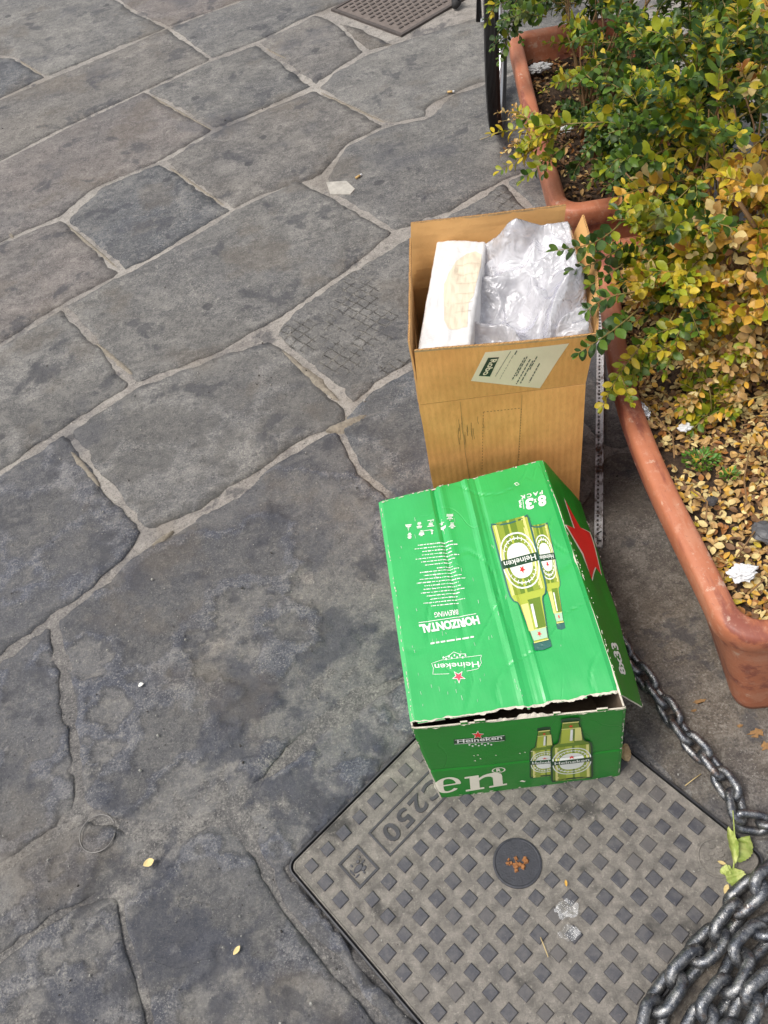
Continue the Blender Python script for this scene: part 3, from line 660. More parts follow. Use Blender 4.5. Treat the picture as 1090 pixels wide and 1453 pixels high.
def bottle(panel, o, ax, ac, star_up, tag_, pal):
    """printed bottle: base at o, cap at o+ax, ac = half width across"""
    o, ax, ac = (np.array(k, float) for k in (o, ax, ac))
    prof = [(0, .90), (.015, 1), (.3, 1), (.5, 1.0), (.56, .97), (.60, .86), (.615, .70), (.64, .63), (.75, .55), (.85, .47), (.93, .40), (.945, .40)]
    def sil(k, t0=0.0, t1=1.0, off=0.0, dt=0.0):
        P = [(t, w) for t, w in prof if t0 <= t <= t1]
        return ([tuple(o+ax*(t+dt)+ac*(off+s*w*k)) for t, w in P for s in (-1, 1)], [(2*i, 2*i+1, 2*i+3, 2*i+2) for i in range(len(P)-1)])
    d = lambda nm, polys, mat, lay: panel.decal(nm, polys, mat, green, lay)
    d('bottle_print', [sil(1.045), poly([tuple(o+ax*t+ac*w) for t, w in ((.94, -.47), (1.0, -.46), (1.012, 0), (1.0, .46), (.94, .47))])], pal[0], 1+tag_)
    d('bottle_print', [sil(.95)], pal[1], 2+tag_)
    d('bottle_print', [sil(.42, off=-.38, t1=.56), sil(.30, off=.45, t1=.56), sil(.50, .615, .94, off=-.2)], pal[2], 3+tag_)
    d('bottle_print', [sil(.20, off=-.50, t1=.56), sil(.16, off=.55, t1=.56)], I_MG, 4+tag_)
    d('bottle_print', [sil(.10, off=-.72, t0=.0, t1=.56), sil(.07, off=.80, t0=.015, t1=.56), sil(.30, .64, .85, off=.35)], pal[3], 4+tag_)
    d('bottle_print', [strip([tuple(o+ax*t+ac*(w)) for t, w in ((.0, -1), (.02, -.5), (.025, 0), (.02, .5), (0, 1))], 2.2)], pal[4], 4+tag_)
    # label
    f = lambda t, w, rt, rw, **k: ell(o, ax, ac, t, w, rt, rw, **k)
    d('bottle_label', [f(.315, 0, .215, .97, r0=.94, pw=2.4)], I_W, 5+tag_); d('bottle_label', [f(.315, 0, .175, .80, r0=.95, pw=2.4)], I_W, 5+tag_)
    d('bottle_label', [f(.315, 0, .135, .62, pw=2.5)], I_W, 5+tag_)
    tk = []
    for k in range(26):
        w = 2*math.pi*k/26
        if abs(math.sin(w)) > .93: continue
        c, s = math.cos(w), math.sin(w); p = [tuple(o+ax*(.315+rt*c)+ac*(rw*s)) for rt, rw in ((.158, .72), (.188, .87))]; tk.append(strip(p, 1.1))
    d('bottle_label', tk, I_W, 6+tag_)
    lw = np.linalg.norm(ac); sgn = 1 if star_up else -1
    d('bottle_label', [poly([tuple(o+ax*t+ac*w) for t, w in ((.285, -.98), (.285, .98), (.350, .98), (.350, -.98))])], I_DG, 7+tag_)
    a = o+ax*.297-ac*.86; b = o+ax*.297+ac*.86
    v, fc = text_mesh('Heineken', .01); x0 = min(p[0] for p in v); x1 = max(p[0] for p in v)
    d('bottle_lettering', [([tuple(a+(b-a)*(p[0]-x0)/(x1-x0)+ax*.044*p[1]/.7) for p in v], fc)], I_W, 8+tag_)
    c = o+ax*.385; n = 10; pts = [tuple(c)]
    for i in range(n):
        r = 1 if i % 2 == 0 else .42; w = i*math.pi/5; pts.append(tuple(c+ax*math.cos(w)*r*.032*(1 if True else 1)+ac*math.sin(w)*r*.17))
    d('red_star', [(pts, [(0, 1+i, 1+(i+1) % n) for i in range(n)])], I_R, 8+tag_)
    d('bottle_highlight', [poly([tuple(o+ax*t+ac*w) for t, w in ((.655, -.08), (.655, .06), (.835, .10), (.835, -.02))])], I_W, 7+tag_)
    d('bottle_label', [poly([tuple(o+ax*t+ac*w) for t, w in ((.850, -.43), (.850, .43), (.93, .37), (.93, -.37))])], pal[5], 6+tag_)
    d('bottle_label', [strip([tuple(o+ax*.85-ac*.46), tuple(o+ax*.85+ac*.46)], 1.0)], I_LY, 7+tag_); d('bottle_label', [strip([tuple(o+ax*.945-ac*.40), tuple(o+ax*.945+ac*.40)], 1.4)], I_LY, 7+tag_)
    c = o+ax*.888; pts = [tuple(c)]
    for i in range(n):
        r = 1 if i % 2 == 0 else .42; w = i*math.pi/5; pts.append(tuple(c+ax*math.cos(w)*r*.024+ac*math.sin(w)*r*.13))
    d('red_star', [(pts, [(0, 1+i, 1+(i+1) % n) for i in range(n)])], I_R, 8+tag_)
Z = lambda X, Y: (680+X/6.056, 700+Y/6.056)
V = lambda X, Y: (X/6.056, Y/6.056)
palT = (I_BG, I_YG, I_OL, I_LY, I_BG, I_PK)
# upside-down pair on the top: across vector points in reading direction (to the left)
bottle(top, Z(512, 262), V(195, 895), V(-76, 10), True, 0, palT)
bottle(top, Z(258, 225), V(292, 1105), V(-158, 38), True, 9, palT)
palF = (I_DG, I_OL, I_YG, I_LY, I_DG, I_OL)
Y4 = lambda X, Y: (600+X/3.633, 1000+Y/3.633)
V4 = lambda X, Y: (X/3.633, Y/3.633)
bottle(front, Y4(628, 365), V4(-4, -250), V4(74, -7), True, 0, palF)
bottle(front, Y4(768, 377), V4(-8, -312), V4(104, -10), True, 9, palF)
W_ = lambda X, Y: (530+X/4.845, 700+Y/4.845)
tp = []
tp.append(words('HORIZONTAL', W_(718, 833), W_(312, 905), (3.0, 11.0), .05, .95))
tp.append(words('BREWING', W_(580, 788), W_(416, 815), (.7, 7.0), .02))
tp.append(strip([W_(310, 888), W_(705, 818)], 1.0))
tp.append(words('Heineken', W_(722, 1150), W_(418, 1172), (1.4, 8.0), .012, 1.0))
tp += [strip([W_(405, 1165), W_(470, 1142), W_(700, 1112), W_(742, 1108)], .7), strip([W_(412, 1242), W_(520, 1238)], .7), strip([W_(640, 1218), W_(720, 1202), W_(742, 1160)], .7), strip([W_(742, 1110), W_(735, 1135), W_(742, 1160)], .7), strip([W_(400, 1165), W_(412, 1200), W_(408, 1242)], .7)]
for k in range(9): tp.append(star(W_(480+k*19, 1125-abs(k-4)*-2+(6 if k % 2 else -8)-k*2), 1.6, 2.2, .6))
tp += [strip([W_(475, 1130), W_(520, 1110), W_(552, 1085), W_(590, 1100), W_(636, 1098)], .9)]
# paragraph: illegible small print, kept as broken lines of strokes
for i in range(19):
    y = 338+i*23.3; cx = 425+i*3.6; w = 120+30*math.sin(i*1.9)+(20 if 8 < i < 14 else 0)
    if i == 7: cx += 40; w = 55
    if i == 18: w = 95
    x = cx+w
    while x > cx-w:
        l = rnd.uniform(5, 30); x2 = max(cx-w, x-l); a = W_(x, y-(x-cx)*.13); b = W_(x2, y-(x2-cx)*.13); tp.append(strip([a, b], rnd.uniform(.8, 1.7))); x = x2-rnd.uniform(3, 6)
x = 690
while x > 385:
    l = rnd.uniform(20, 60); x2 = max(380, x-l); tp.append(strip([W_(x, 978+(690-x)*.17), W_(x2, 978+(690-x2)*.17)], 2.4)); x = x2-9
# care symbols row
for X, Y, w, h in ((240, 235, 26, 26), (315, 215, 30, 24), (393, 200, 26, 26), (468, 186, 22, 20), (525, 160, 32, 26), (540, 215, 28, 22), (478, 232, 22, 14), (330, 270, 24, 22), (402, 262, 12, 14), (248, 290, 16, 22)):
    a = W_(X-w, Y+w*.13); b = W_(X+w, Y-w*.13)
    for q in range(-2, 3):
        k = rnd.uniform(.5, 1); tp.append(strip([(a[0]*(k)+b[0]*(1-k), a[1]*k+b[1]*(1-k)+q*h/4.845/2.6), (b[0]*k+a[0]*(1-k), b[1]*k+a[1]*(1-k)+q*h/4.845/2.6)], rnd.uniform(.9, 1.7)))
tp.append(strip([W_(340, 255), W_(405, 243)], .8))
top.decal('lettering', tp, I_W, green, 4)
c = W_(585, 1258)
top.decal('red_star', [star(c, 10.5, 10, .42, math.pi/2, .1)], I_W, green, 4); top.decal('red_star', [star(c, 7.8, 7.4, .42, math.pi/2, .1)], I_P, green, 6)
tp = [words('8', (774.5, 702.5), (762.8, 705.2), (1.6, 13.5), .05), words('x', (761.5, 707.5), (757, 708.5), (.9, 7), .04), words('3', (756.5, 706.5), (745, 709.5), (1.6, 13.5), .05), words('PACK', (770, 696), (738, 703.5), (.6, 4.8), .03, 1.4),
      strip([(741.5, 705), (743.6, 721.5)], .9), words('3', (740, 709), (736, 710), (.5, 4.5), .04), words('3', (740.6, 714.5), (736.6, 715.5), (.5, 4.5), .04)]
top.decal('lettering', tp, I_W, green, 4)
top.decal('small_mark', [strip([(730, 686), (733, 688.5), (737, 687), (734, 684.5), (730, 686)], .9)], I_W, green, 4)
# flap print: large red star with pale outline, pack count
S = [(800.7, 707.9), (822.8, 752), (834.9, 758), (839.3, 777.6), (853, 818), (843, 803), (837.4, 823.5), (826.4, 785), (802.6, 744.6), (815.4, 752)]
cs = (827, 771)
def fan(P, c): return ([c]+list(P), [(0, 1+i, 1+(i+1) % len(P)) for i in range(len(P))])
S2 = [(800.9, 709.5), (816, 738), (822, 749.5), (834.5, 757), (837, 766), (840, 777), (851, 816), (843, 805), (837.4, 823), (826.4, 786), (803.2, 745.5), (814.5, 750.5)]
So = [(cs[0]+(x-cs[0])*1.0+(1.6 if x > cs[0] else -1.6), cs[1]+(y-cs[1])*1.05) for x, y in S2]
flap.decal('red_star', [fan(So, cs)], I_W2, green, 2); flap.decal('red_star', [fan(S2, cs)], I_R, green, 4)
flap.decal('lettering', [words('8x33', (887.5, 958), (873, 913), (-7.2, -1.2), .035)], I_W, green, 2)
# front print
fl = [words('Heineken', Y4(178, 195), Y4(408, 170), (-.6, -5.2), .015, 1.0), strip([Y4(163, 200), Y4(420, 178)], .5)]
front.decal('banner', [strip([Y4(160, 190), Y4(425, 166)], 7.4)], I_DG, green, 1)
fl += [strip([Y4(165, 179), Y4(260, 169)], .6), strip([Y4(310, 165), Y4(420, 152)], .6)]
for k in range(8): fl.append(star(Y4(240+k*16, 205+(4 if k % 2 else -3)-k*1.4), 1.8, 1.4, .6))
front.decal('lettering', fl, I_W, green, 3)
front.decal('red_star', [star(Y4(283, 150), 9.5, 6.2, .45)], I_W2, green, 3); front.decal('red_star', [star(Y4(283, 150), 7.8, 5.0, .42)], I_R, green, 5)
# big word end "en" with registered mark
def E_map(x, y, a, b, top_): a, b, t_ = (np.array(k, float) for k in (a, b, top_)); return tuple(a+(b-a)*x+t_*y)
Ea, Eb, Et = Y4(62, 462), Y4(200, 440), (-2.0, -21.0)
out = []; inn = []
for k in range(31):
    w = math.radians(-28+338*(-1)*0+ (k/30)*318) ; w = math.radians(0)+(k/30)*math.radians(318)
    out.append((.5+.5*math.cos(w), .5+.52*math.sin(w))); tk = .13+.13*max(0, -math.cos(w))+.02
    inn.append((.5+(.5-tk*1.25)*math.cos(w), .5+(.52-.10-.02*abs(math.cos(w)))*math.sin(w)))
ev = [E_map(x, y, Ea, Eb, Et) for p in zip(out, inn) for x, y in p]
front.decal('lettering', [(ev, [(2*i, 2*i+1, 2*i+3, 2*i+2) for i in range(30)])], I_W2, green, 2)
front.decal('lettering', [poly([E_map(x, y, Ea, Eb, Et) for x, y in ((.18, .46), (.99, .46), (1.0, .54), (.18, .55))])], I_W2, green, 3)
Na, Nb = Y4(222, 447), Y4(430, 412)
npz = [([(0, 0), (.46, 0), (.46, .10), (.35, .14), (.35, .84), (.35, 1.0), (0, 1.0), (0, .89), (.12, .85), (.12, .14), (0, .10)], None)]
mpn = lambda L: [E_map(x, y, Na, Nb, Et) for x, y in L]
pn = [(mpn([(0, 0), (.46, 0), (.46, .11), (0, .11)]), [(0, 1, 2, 3)]), (mpn([(.12, .11), (.35, .11), (.35, 1.0), (.12, 1.0)]), [(0, 1, 2, 3)]), (mpn([(0, .88), (.12, .88), (.12, 1.0), (0, 1.0)]), [(0, 1, 2, 3)])]
A = [(.35, .80), (.45, .93), (.56, 1.0), (.70, 1.02), (.82, .97), (.90, .86), (.92, .70), (.92, .11)]; B_ = [(.35, .62), (.43, .74), (.50, .80), (.57, .81), (.64, .78), (.68, .70), (.69, .60), (.69, .11)]
pn.append((mpn([p for q in zip(A, B_) for p in q]), [(2*i, 2*i+1, 2*i+3, 2*i+2) for i in range(7)])); pn.append((mpn([(.58, 0), (1.02, 0), (1.02, .11), (.58, .11)]), [(0, 1, 2, 3)]))
front.decal('lettering', pn, I_W2, green, 2)
o = np.array(Y4(390, 331)); front.decal('lettering', [ell(o, (0, 1), (1, -.08), 0, 0, 3.9, 9.8, r0=.80, n=24), words('R', (704.2, 1093.2), (711, 1092.6), (-.3, -4.2), .04)], I_W2, green, 2)
front.decal('small_mark', [poly([(737, 1108), (741, 1106), (745, 1107.5), (747, 1106.5), (744, 1109)]), *[poly([(x, y), (x+rnd.uniform(1.5, 3.5), y-.6), (x+3, y+.8)]) for x, y in ((671, 1071), (676, 1070), (672, 1078), (680, 1075), (736, 1067), (743, 1065.5), (752, 1064), (702, 1070))]], I_W2, green, 2)
# sliver of the red star wrapping the left side
sd = Panel(B00, BK0, G01, F01, 30, 20, None, True)

# ------------------------------------------------------------ brown cardboard box
cb = thing('cardboard_box', 'tall open brown cardboard box standing behind the green carton', 'cardboard box', (.29, 1.25, 0))
ZF = .45
fL, fR = gp(595, 575, ZF), gp(831, 545, ZF); ax_ = (fR-fL).normalized(); dp = Vector((-ax_.y, ax_.x, 0)); DEP = .335
bL, bR = fL+dp*DEP, fR+dp*DEP
g0 = Vector((0, 0, -ZF))
def wob(a, b): return lambda u, v: .0022*nz(u*2.5+a, v*3, b)+.0008*nz(u*9, v*11, a)
KM = (M['kraft'], M['kraft_in'], M['kraft_in'])
Panel(fL+g0, fR+g0, fR, fL, 24, 36, wob(1, 2)).board('front_wall', KM, cb, .004)
Panel(fR+g0+dp*.0041, bR+g0, bR, fR+dp*.0041, 16, 20, wob(3, 2)).board('side_wall', KM, cb, .004)
Panel(bR+g0, bL+g0, bL, bR, 16, 20, wob(5, 2)).board('back_wall', KM, cb, .004)
Panel(bL+g0, fL+g0+dp*.0041, fL+dp*.0041, bL, 16, 20, wob(7, 2)).board('side_wall', KM, cb, .004)
Panel(fL+g0+Vector((0, 0, .01))+dp*.005, fR+g0+Vector((0, 0, .01))+dp*.005, bR+g0+Vector((0, 0, .01))-dp*.005, bL+g0+Vector((0, 0, .01))-dp*.005, 2, 2).board('base', KM, cb, .004)
def flute(a, b, n, th, name, amp=.0014):
    """wavy fluting seen on a cut edge, from a to b; th = thickness vector"""
    vs = []; fs = []; up = Vector((0, 0, .0011)); a, b, th = Vector(a), Vector(b), Vector(th); N = n*6
    for i in range(N+1):
        p = a+(b-a)*i/N+th*(.5+.42*math.sin(i/6*2*math.pi)); vs += [p-up*3, p+up*(1+.5*nz(i*.3, 2))]
    for i in range(N): fs.append((2*i, 2*i+2, 2*i+3, 2*i+1))
    for k in (0.0, 1.0):
        m = len(vs)
        for i in range(N+1): p = a+(b-a)*i/N+th*k; vs += [p-up*3, p+up*(.8+.6*nz(i*.17, k*3+1))]
        for i in range(N): fs.append((m+2*i, m+2*i+2, m+2*i+3, m+2*i+1))
    link(name, mesh(name, vs, fs, M['flute']), cb)
M['flute'] = simple('fluting_paper', (.50, .33, .16), .9, var=.3, vs=200)
TZ = .585
tFL, tFR = gp(588, 498, TZ), gp(846, 474, TZ)
fp_ = Panel(fL+Vector((0, 0, .001)), fR+Vector((0, 0, .001)), tFR, tFL, 30, 20, lambda u, v: .003*nz(u*2, v*2, 4)*v+.003*v*math.sin(u*3))
fp_.board('front_flap', KM, cb, .0035)
tBL, tBR = gp(583, 316, TZ+.01), gp(803, 290, TZ+.01)
bp_ = Panel(bR+Vector((0, 0, .001)), bL+Vector((0, 0, .001)), tBL, tBR, 26, 16, wob(2, 9)); bp_.board('back_flap', KM, cb, .0035)
tLF, tLB = gp(579, 484, TZ-.005), gp(581, 338, TZ-.005)
lp_ = Panel(bL+Vector((-.001, -.004, .001)), fL+Vector((-.001, .006, .001)), tLF, tLB, 16, 14, wob(4, 9)); lp_.board('side_flap', KM, cb, .0035)
tRF, tRB = gp(846, 470, TZ-.035)+Vector((.004, 0, 0)), gp(829, 305, TZ+.02)
rp_ = Panel(fR+Vector((.001, .006, .001)), bR+Vector((.001, -.004, .001)), tRB, tRF, 16, 16, lambda u, v: .012*v*math.sin(math.pi*u)); rp_.board('side_flap', KM, cb, .0035)
for P_, nm in ((fp_, 44), (bp_, 44), (lp_, 46), (rp_, 46)): 
    for s_ in range(6):
        a, b = P_.P(s_/6, 1), P_.P((s_+1)/6, 1); flute(a, b, nm//6, -P_.n*.0035, 'fluted_edge')
a, b = P2 = fL+Vector((-.003, .004, 0)), tLF; 
# perforated carry-handle outline and grime on the front wall
fw_ = Panel(fL+g0, fR+g0, fR, fL, 24, 36, wob(1, 2))
per = []
def dots(a, b, n):
    for i in range(n):
        t = i/n; x = a[0]+(b[0]-a[0])*t; y = a[1]+(b[1]-a[1])*t; x2 = a[0]+(b[0]-a[0])*(t+.5/n); y2 = a[1]+(b[1]-a[1])*(t+.5/n); per.append(strip([(x, y), (x2, y2)], .8))
dots((686, 585), (684, 668), 20); dots((740, 580), (736, 655), 20); dots((686, 585), (740, 579), 11)
fw_.decal('perforation', per, ink('kraft_shadow', (.24, .12, .035), .8), cb, 1)
gr_ = []
for k in range(16):
    x = rnd.gauss(666, 9); y = rnd.uniform(590, 622); l = rnd.uniform(8, 24); gr_.append(strip([(x, y), (x+rnd.uniform(-1, 1), y+l*.5), (x+1, y+l)], rnd.uniform(.3, .7)))
fw_.decal('grime_marks', gr_, ink('grime', (.30, .16, .05), .9, .3, 0), cb, 1)
fw_.decal('seam_crease', [strip([(653, 570), (660, 640), (668, 690)], .7), strip([(741, 560), (733, 680)], .6)], ink('crease', (.42, .24, .08), .9, .1, 0), cb, 1)
# address label on the flap
X2 = lambda X, Y: (560+X/3.406, 280+Y/3.406)
I_LB = ink('label_paper', (.84, .70, .50), .5, .05, .1)
fp_.decal('shipping_label', [poly([X2(438, 744), X2(843, 701), X2(702, 922), X2(368, 884)])], I_LB, cb, 1)
fp_.decal('label_logo', [poly([X2(452, 770), X2(504, 767), X2(460, 862), X2(406, 858)])], I_K, cb, 3)
fp_.decal('lettering', [words('Robo', X2(466, 777), X2(424, 855), (9.0, -1.0), .03)], I_LB, cb, 5)
L_ = [strip([X2(560, 738), X2(486, 862)], .6)]
for (x, y, l, w) in ((590, 735, 20, 1.6), (573, 757, 118, .5), (640, 765, 96, 1.5), (655, 778, 122, 1.5), (668, 786, 110, 1.5), (628, 770, 112, 1.5), (688, 765, 66, 1.4), (700, 800, 92, 1.5)):
    t = 0
    while t < l:
        g = rnd.uniform(7, 20); a = X2(x-t*.55, y+t); b = X2(x-min(l, t+g)*.55, y+min(l, t+g)); L_.append(strip([a, b], w)); t += g+4
fp_.decal('small_print', L_, ink('grey', (.10, .095, .08), .6), cb, 3)

# ---- packing inside the box
t = NT('white_packing'); n1 = t.noise(22, 5, .6)
M['pack'] = t.set(t.mix(t.ramp(n1, .3, .7), (.62, .605, .59), (.70, .69, .68)), .6, t.bump(t.noise(16, 5, .6, dist=.6), .006, .8))
pk_ = thing('white_package', 'white padded package standing upright inside the brown box', 'package', (.2, 1.25, .2))
Zp = .555
q = [gp(*p, Zp) for p in ((592, 497), (668, 487), (690, 340), (620, 339))]
def pk_disp(u, v): return .004*nz(u*4, v*6, 1)+.002*nz(u*12, v*16, 2)-.005*(1-sstep(0, .045, min(u, 1-u)))-.005*(1-sstep(0, .02, min(v, 1-v)))
pt = Panel(*q, 26, 60, pk_disp); N2 = 26
vs = [pt.P(i/26, j/60) for j in range(61) for i in range(27)]; fs = [(j*27+i, j*27+i+1, (j+1)*27+i+1, (j+1)*27+i) for j in range(60) for i in range(26)]
bd = [i for i in range(27)]+[j*27+26 for j in range(1, 61)]+[60*27+i for i in range(25, -1, -1)]+[j*27 for j in range(59, 0, -1)]
K0 = len(vs); cen = sum(q, Vector())/4
for z in (.50, .42, .12):
    for k in bd: p = vs[k]; kk = .90 if z < .15 else (1.0 if z < .46 else 1.012); vs.append(Vector((cen.x+(p.x-cen.x)*kk, cen.y+(p.y-cen.y)*kk*.99, z+.004*nz(p.x*30, p.y*30, z))))
nb_ = len(bd); rows = [bd]+[list(range(K0+r*nb_, K0+(r+1)*nb_)) for r in range(3)]
for r in range(3):
    for i in range(nb_): fs.append((rows[r][i], rows[r+1][i], rows[r+1][(i+1) % nb_], rows[r][(i+1) % nb_]))
fs.append(tuple(rows[3][::-1])); link('padded_wrap', mesh('padded_wrap', vs, fs, M['pack'], True), pk_)
I_BE = ink('beige_board', (.68, .58, .44), .75, .06, 0)
o = pt.decal('torn_beige_patch', [poly([X2(*p) for p in ((236, 470), (240, 420), (262, 370), (300, 310), (350, 268), (392, 258), (420, 275), (418, 330), (400, 400), (380, 480), (358, 510), (352, 630), (300, 636), (262, 636), (240, 600), (240, 540))])], I_BE, pk_, 2)
ln = [strip([X2(300-(i*2), 330+i*46), X2(414-(i*9), 322+i*46)], .5) for i in range(6)]
pt.decal('ruled_lines', ln, ink('faint_line', (.58, .48, .36), .8, .05, 0), pk_, 4)

t = NT('clear_polythene'); t.t.nodes.remove(t.b)
gl = t.n('ShaderNodeBsdfGlossy'); gl.inputs['Roughness'].default_value = .24; gl.inputs['Color'].default_value = (.95, .95, 1, 1)
tr = t.n('ShaderNodeBsdfTransparent'); tr.inputs['Color'].default_value = (.93, .93, .96, 1)
df = t.n('ShaderNodeBsdfDiffuse'); df.inputs['Color'].default_value = (.95, .94, .96, 1); tl = t.n('ShaderNodeBsdfTranslucent'); tl.inputs['Color'].default_value = (.95, .94, .96, 1)
w1 = t.math('ABSOLUTE', t.math('SUBTRACT', t.noise(22, 3, .5, dist=1.2), .5)); bp = t.bump(t.math('ADD', w1, t.math('MULTIPLY', t.noise(70, 3, .6, dist=1.0), .08)), .012, 1.0)
for x in (gl, df): t.l(bp, x.inputs['Normal'])
m1 = t.n('ShaderNodeMixShader'); m1.inputs[0].default_value = .35; t.l(df.outputs[0], m1.inputs[1]); t.l(tl.outputs[0], m1.inputs[2])
m2 = t.n('ShaderNodeMixShader'); t.l(t.ramp(t.noise(12, 4), .36, .64, .36, .76), m2.inputs[0]); t.l(tr.outputs[0], m2.inputs[1]); t.l(m1.outputs[0], m2.inputs[2])
fr = t.n('ShaderNodeFresnel'); fr.inputs['IOR'].default_value = 1.5; t.l(bp, fr.inputs['Normal'])
m3 = t.n('ShaderNodeMixShader'); t.l(t.math('MULTIPLY', fr.outputs[0], 1.8, True), m3.inputs[0]); t.l(m2.outputs[0], m3.inputs[1]); t.l(gl.outputs[0], m3.inputs[2])
t.l(m3.outputs[0], t.out.inputs['Surface']); M['poly'] = t.m
def ridge(x, y, z, s=0): return 1-abs(nz(x+s, y, z))*2.2
def crumple(name, c, r, seed, label, cat, mat, amp=.3, sub=5, freq=1.0, parent=None, squash=None, clamp=None):
    bm = bmesh.new(); bmesh.ops.create_icosphere(bm, subdivisions=sub, radius=1)
    for v in bm.verts:
        d = v.co.normalized(); wx = nz(d.x*1.5, d.y*1.5, d.z*1.5+seed)*.6
        k = 1+amp*(abs(nz(d.x*1.5*freq+wx, d.y*1.5*freq, d.z*1.5*freq+seed))*1.9-.35)+amp*.45*(abs(nz(d.x*3.3*freq+wx, d.y*3.3*freq, d.z*3.3*freq+seed+9))*2-.3)+amp*.22*(abs(nz(d.x*7*freq, d.y*7*freq+wx, d.z*7*freq+seed))*2-.3)+amp*.12*ridge(d.x*5*freq, d.y*8*freq, d.z*5*freq, seed)
        p = Vector((d.x*r[0], d.y*r[1], d.z*r[2]))*k
        if squash: p = squash(p, d)
        v.co = Vector(c)+p
        if clamp: v.co = clamp(v.co)
    me = bpy.data.meshes.new(name); bm.to_mesh(me); bm.free(); me.materials.append(mat); 
    o = link(name, me, parent)
    if label: tag(o, label, cat)
    return o
def in_box(co):
    q_ = co-fL; a = q_@ax_ if False else q_.dot(ax_); b = q_.dot(dp); W = (fR-fL).length
    g = max(0, (co.z-ZF))*.28
    a2 = min(max(a, .095), W-.008+g); b2 = min(max(b, .010-g*.5), DEP-.010+g*.5); co = fL+ax_*a2+dp*b2+Vector((0, 0, co.z-ZF)); co.z = min(max(co.z, .1), .70); return co
def bag_sq(p, d):
    # a lobe standing up at the back left of the bag and one falling to the right
    p.z += .075*math.exp(-((d.x+.45)**2+(d.y-.55)**2)/.12)*(d.z > 0)+.02*math.exp(-((d.x-.7)**2+(d.y)**2)/.15)*(d.z > 0)
    return p
def film_sheet(seed, z0, amp, rim):
    """one loose layer of film: an envelope with sharp folds"""
    W = (fR-fL).length; vs = []; fs = []; NX, NY = 110, 130
    P1 = gp(722, 345, .56)-fL; pa, pb = P1.dot(ax_), P1.dot(dp)
    for j in range(NY+1):
        for i in range(NX+1):
            a = .082+(W-.052)*i/NX; b = .006+(DEP-.014)*j/NY; x, y = a*9, b*9
            wx = 1.1*nz(x*.5, y*.5, seed); wy = 1.1*nz(x*.5+5, y*.5, seed)
            f1 = 1-abs(nz(x*.75+wx, y*.75+wy, seed+2))*2.4; f2 = 1-abs(nz(x*1.7+wy, y*1.3+wx, seed+5))*2.4; f3 = 1-abs(nz(x*3.9+wx, y*3.4, seed+8))*2.2
            z = z0+.055*math.exp(-((a-pa)**2/.0016+(b-pb)**2/.0034))+.055*sstep(W-.13, W+.0, a)-.035*sstep(.05, 0, b)-.02*sstep(.12, .085, a)
            z += amp*(.75*f1+.24*f2+.06*f3-.55)
            e = min(i, NX-i)/NX; e2 = min(j, NY-j)/NY; k = 1-sstep(0, .07, min(e, e2)+.03*nz(x, y, 3)); z -= rim*k
            vs.append(fL+ax_*(a+.012*nz(x*1.2, y*1.2, seed+20))+dp*(b+.010*nz(x*1.2, y*1.2, seed+30)+.0)+Vector((0, 0, z-ZF)))
    for v in vs:
        q_ = v-fL; a, b = q_.dot(ax_), q_.dot(dp); g = max(0, v.z-ZF)*.25; a2 = min(max(a, .088), W-.008+g*1.25); b2 = min(max(b, .009-g*.4), DEP-.010+g*.5); v += ax_*(a2-a)+dp*(b2-b)
    for j in range(NY):
        for i in range(NX): fs.append((j*(NX+1)+i, j*(NX+1)+i+1, (j+1)*(NX+1)+i+1, (j+1)*(NX+1)+i))
    return mesh('film_layer', vs, fs, M['poly'], True)
bag = thing('plastic_bag', 'crumpled clear plastic bag stuffed in the brown box beside the white package', 'plastic bag', tuple(gp(757, 412, .44)))
for k, (z0, am, rm) in enumerate(((.522, .050, .05), (.500, .050, .05), (.455, .045, .03))): link('film_layer', film_sheet(4.0+k*11, z0, am, rm), bag)

# ------------------------------------------------------------ terracotta planters
def terracotta(name, seed):
    t = NT(name); n1 = t.noise(7, 6, .6); n2 = t.noise(70, 6, .7); n3 = t.noise(1, 6, .65, vec=t.pos((16, 3.0, 16), -.2))
    c = t.mix(t.ramp(n1, .3, .7), (.40, .130, .062), (.47, .175, .095)); c = t.mix(t.ramp(n3, .52, .62, 0, .8), c, (.20, .056, .042)); c = t.mix(t.ramp(n3, .45, .38, 0, .35), c, (.54, .27, .17)); c = t.mix(t.ramp(n2, .52, .68, 0, .35), c, (.56, .32, .22))
    sm = t.noise(26, 6, .7); c = t.mix(t.ramp(sm, .60, .66, 0, .6), c, (.58, .42, .32)); d = t.ramp(t.noise(180, 4, .7), .6, .72, 0, .5); c = t.mix(d, c, (.14, .06, .045))
    return t.set(c, t.ramp(n2, .3, .7, .42, .62), t.bump(t.math('ADD', t.math('MULTIPLY', n2, .5), n3), .0012), Specular_IOR_Level=.45)
M['terra'] = terracotta('weathered_terracotta', 1)
t = NT('dark_soil'); n1 = t.noise(60, 6, .7); M['soil'] = t.set(t.mix(t.ramp(n1, .3, .7), (.030, .018, .011), (.11, .068, .042)), .95, t.bump(t.noise(140, 6, .8), .006))
PD, PE = Vector((.166, .986)).normalized(), Vector((.986, -.166)).normalized()
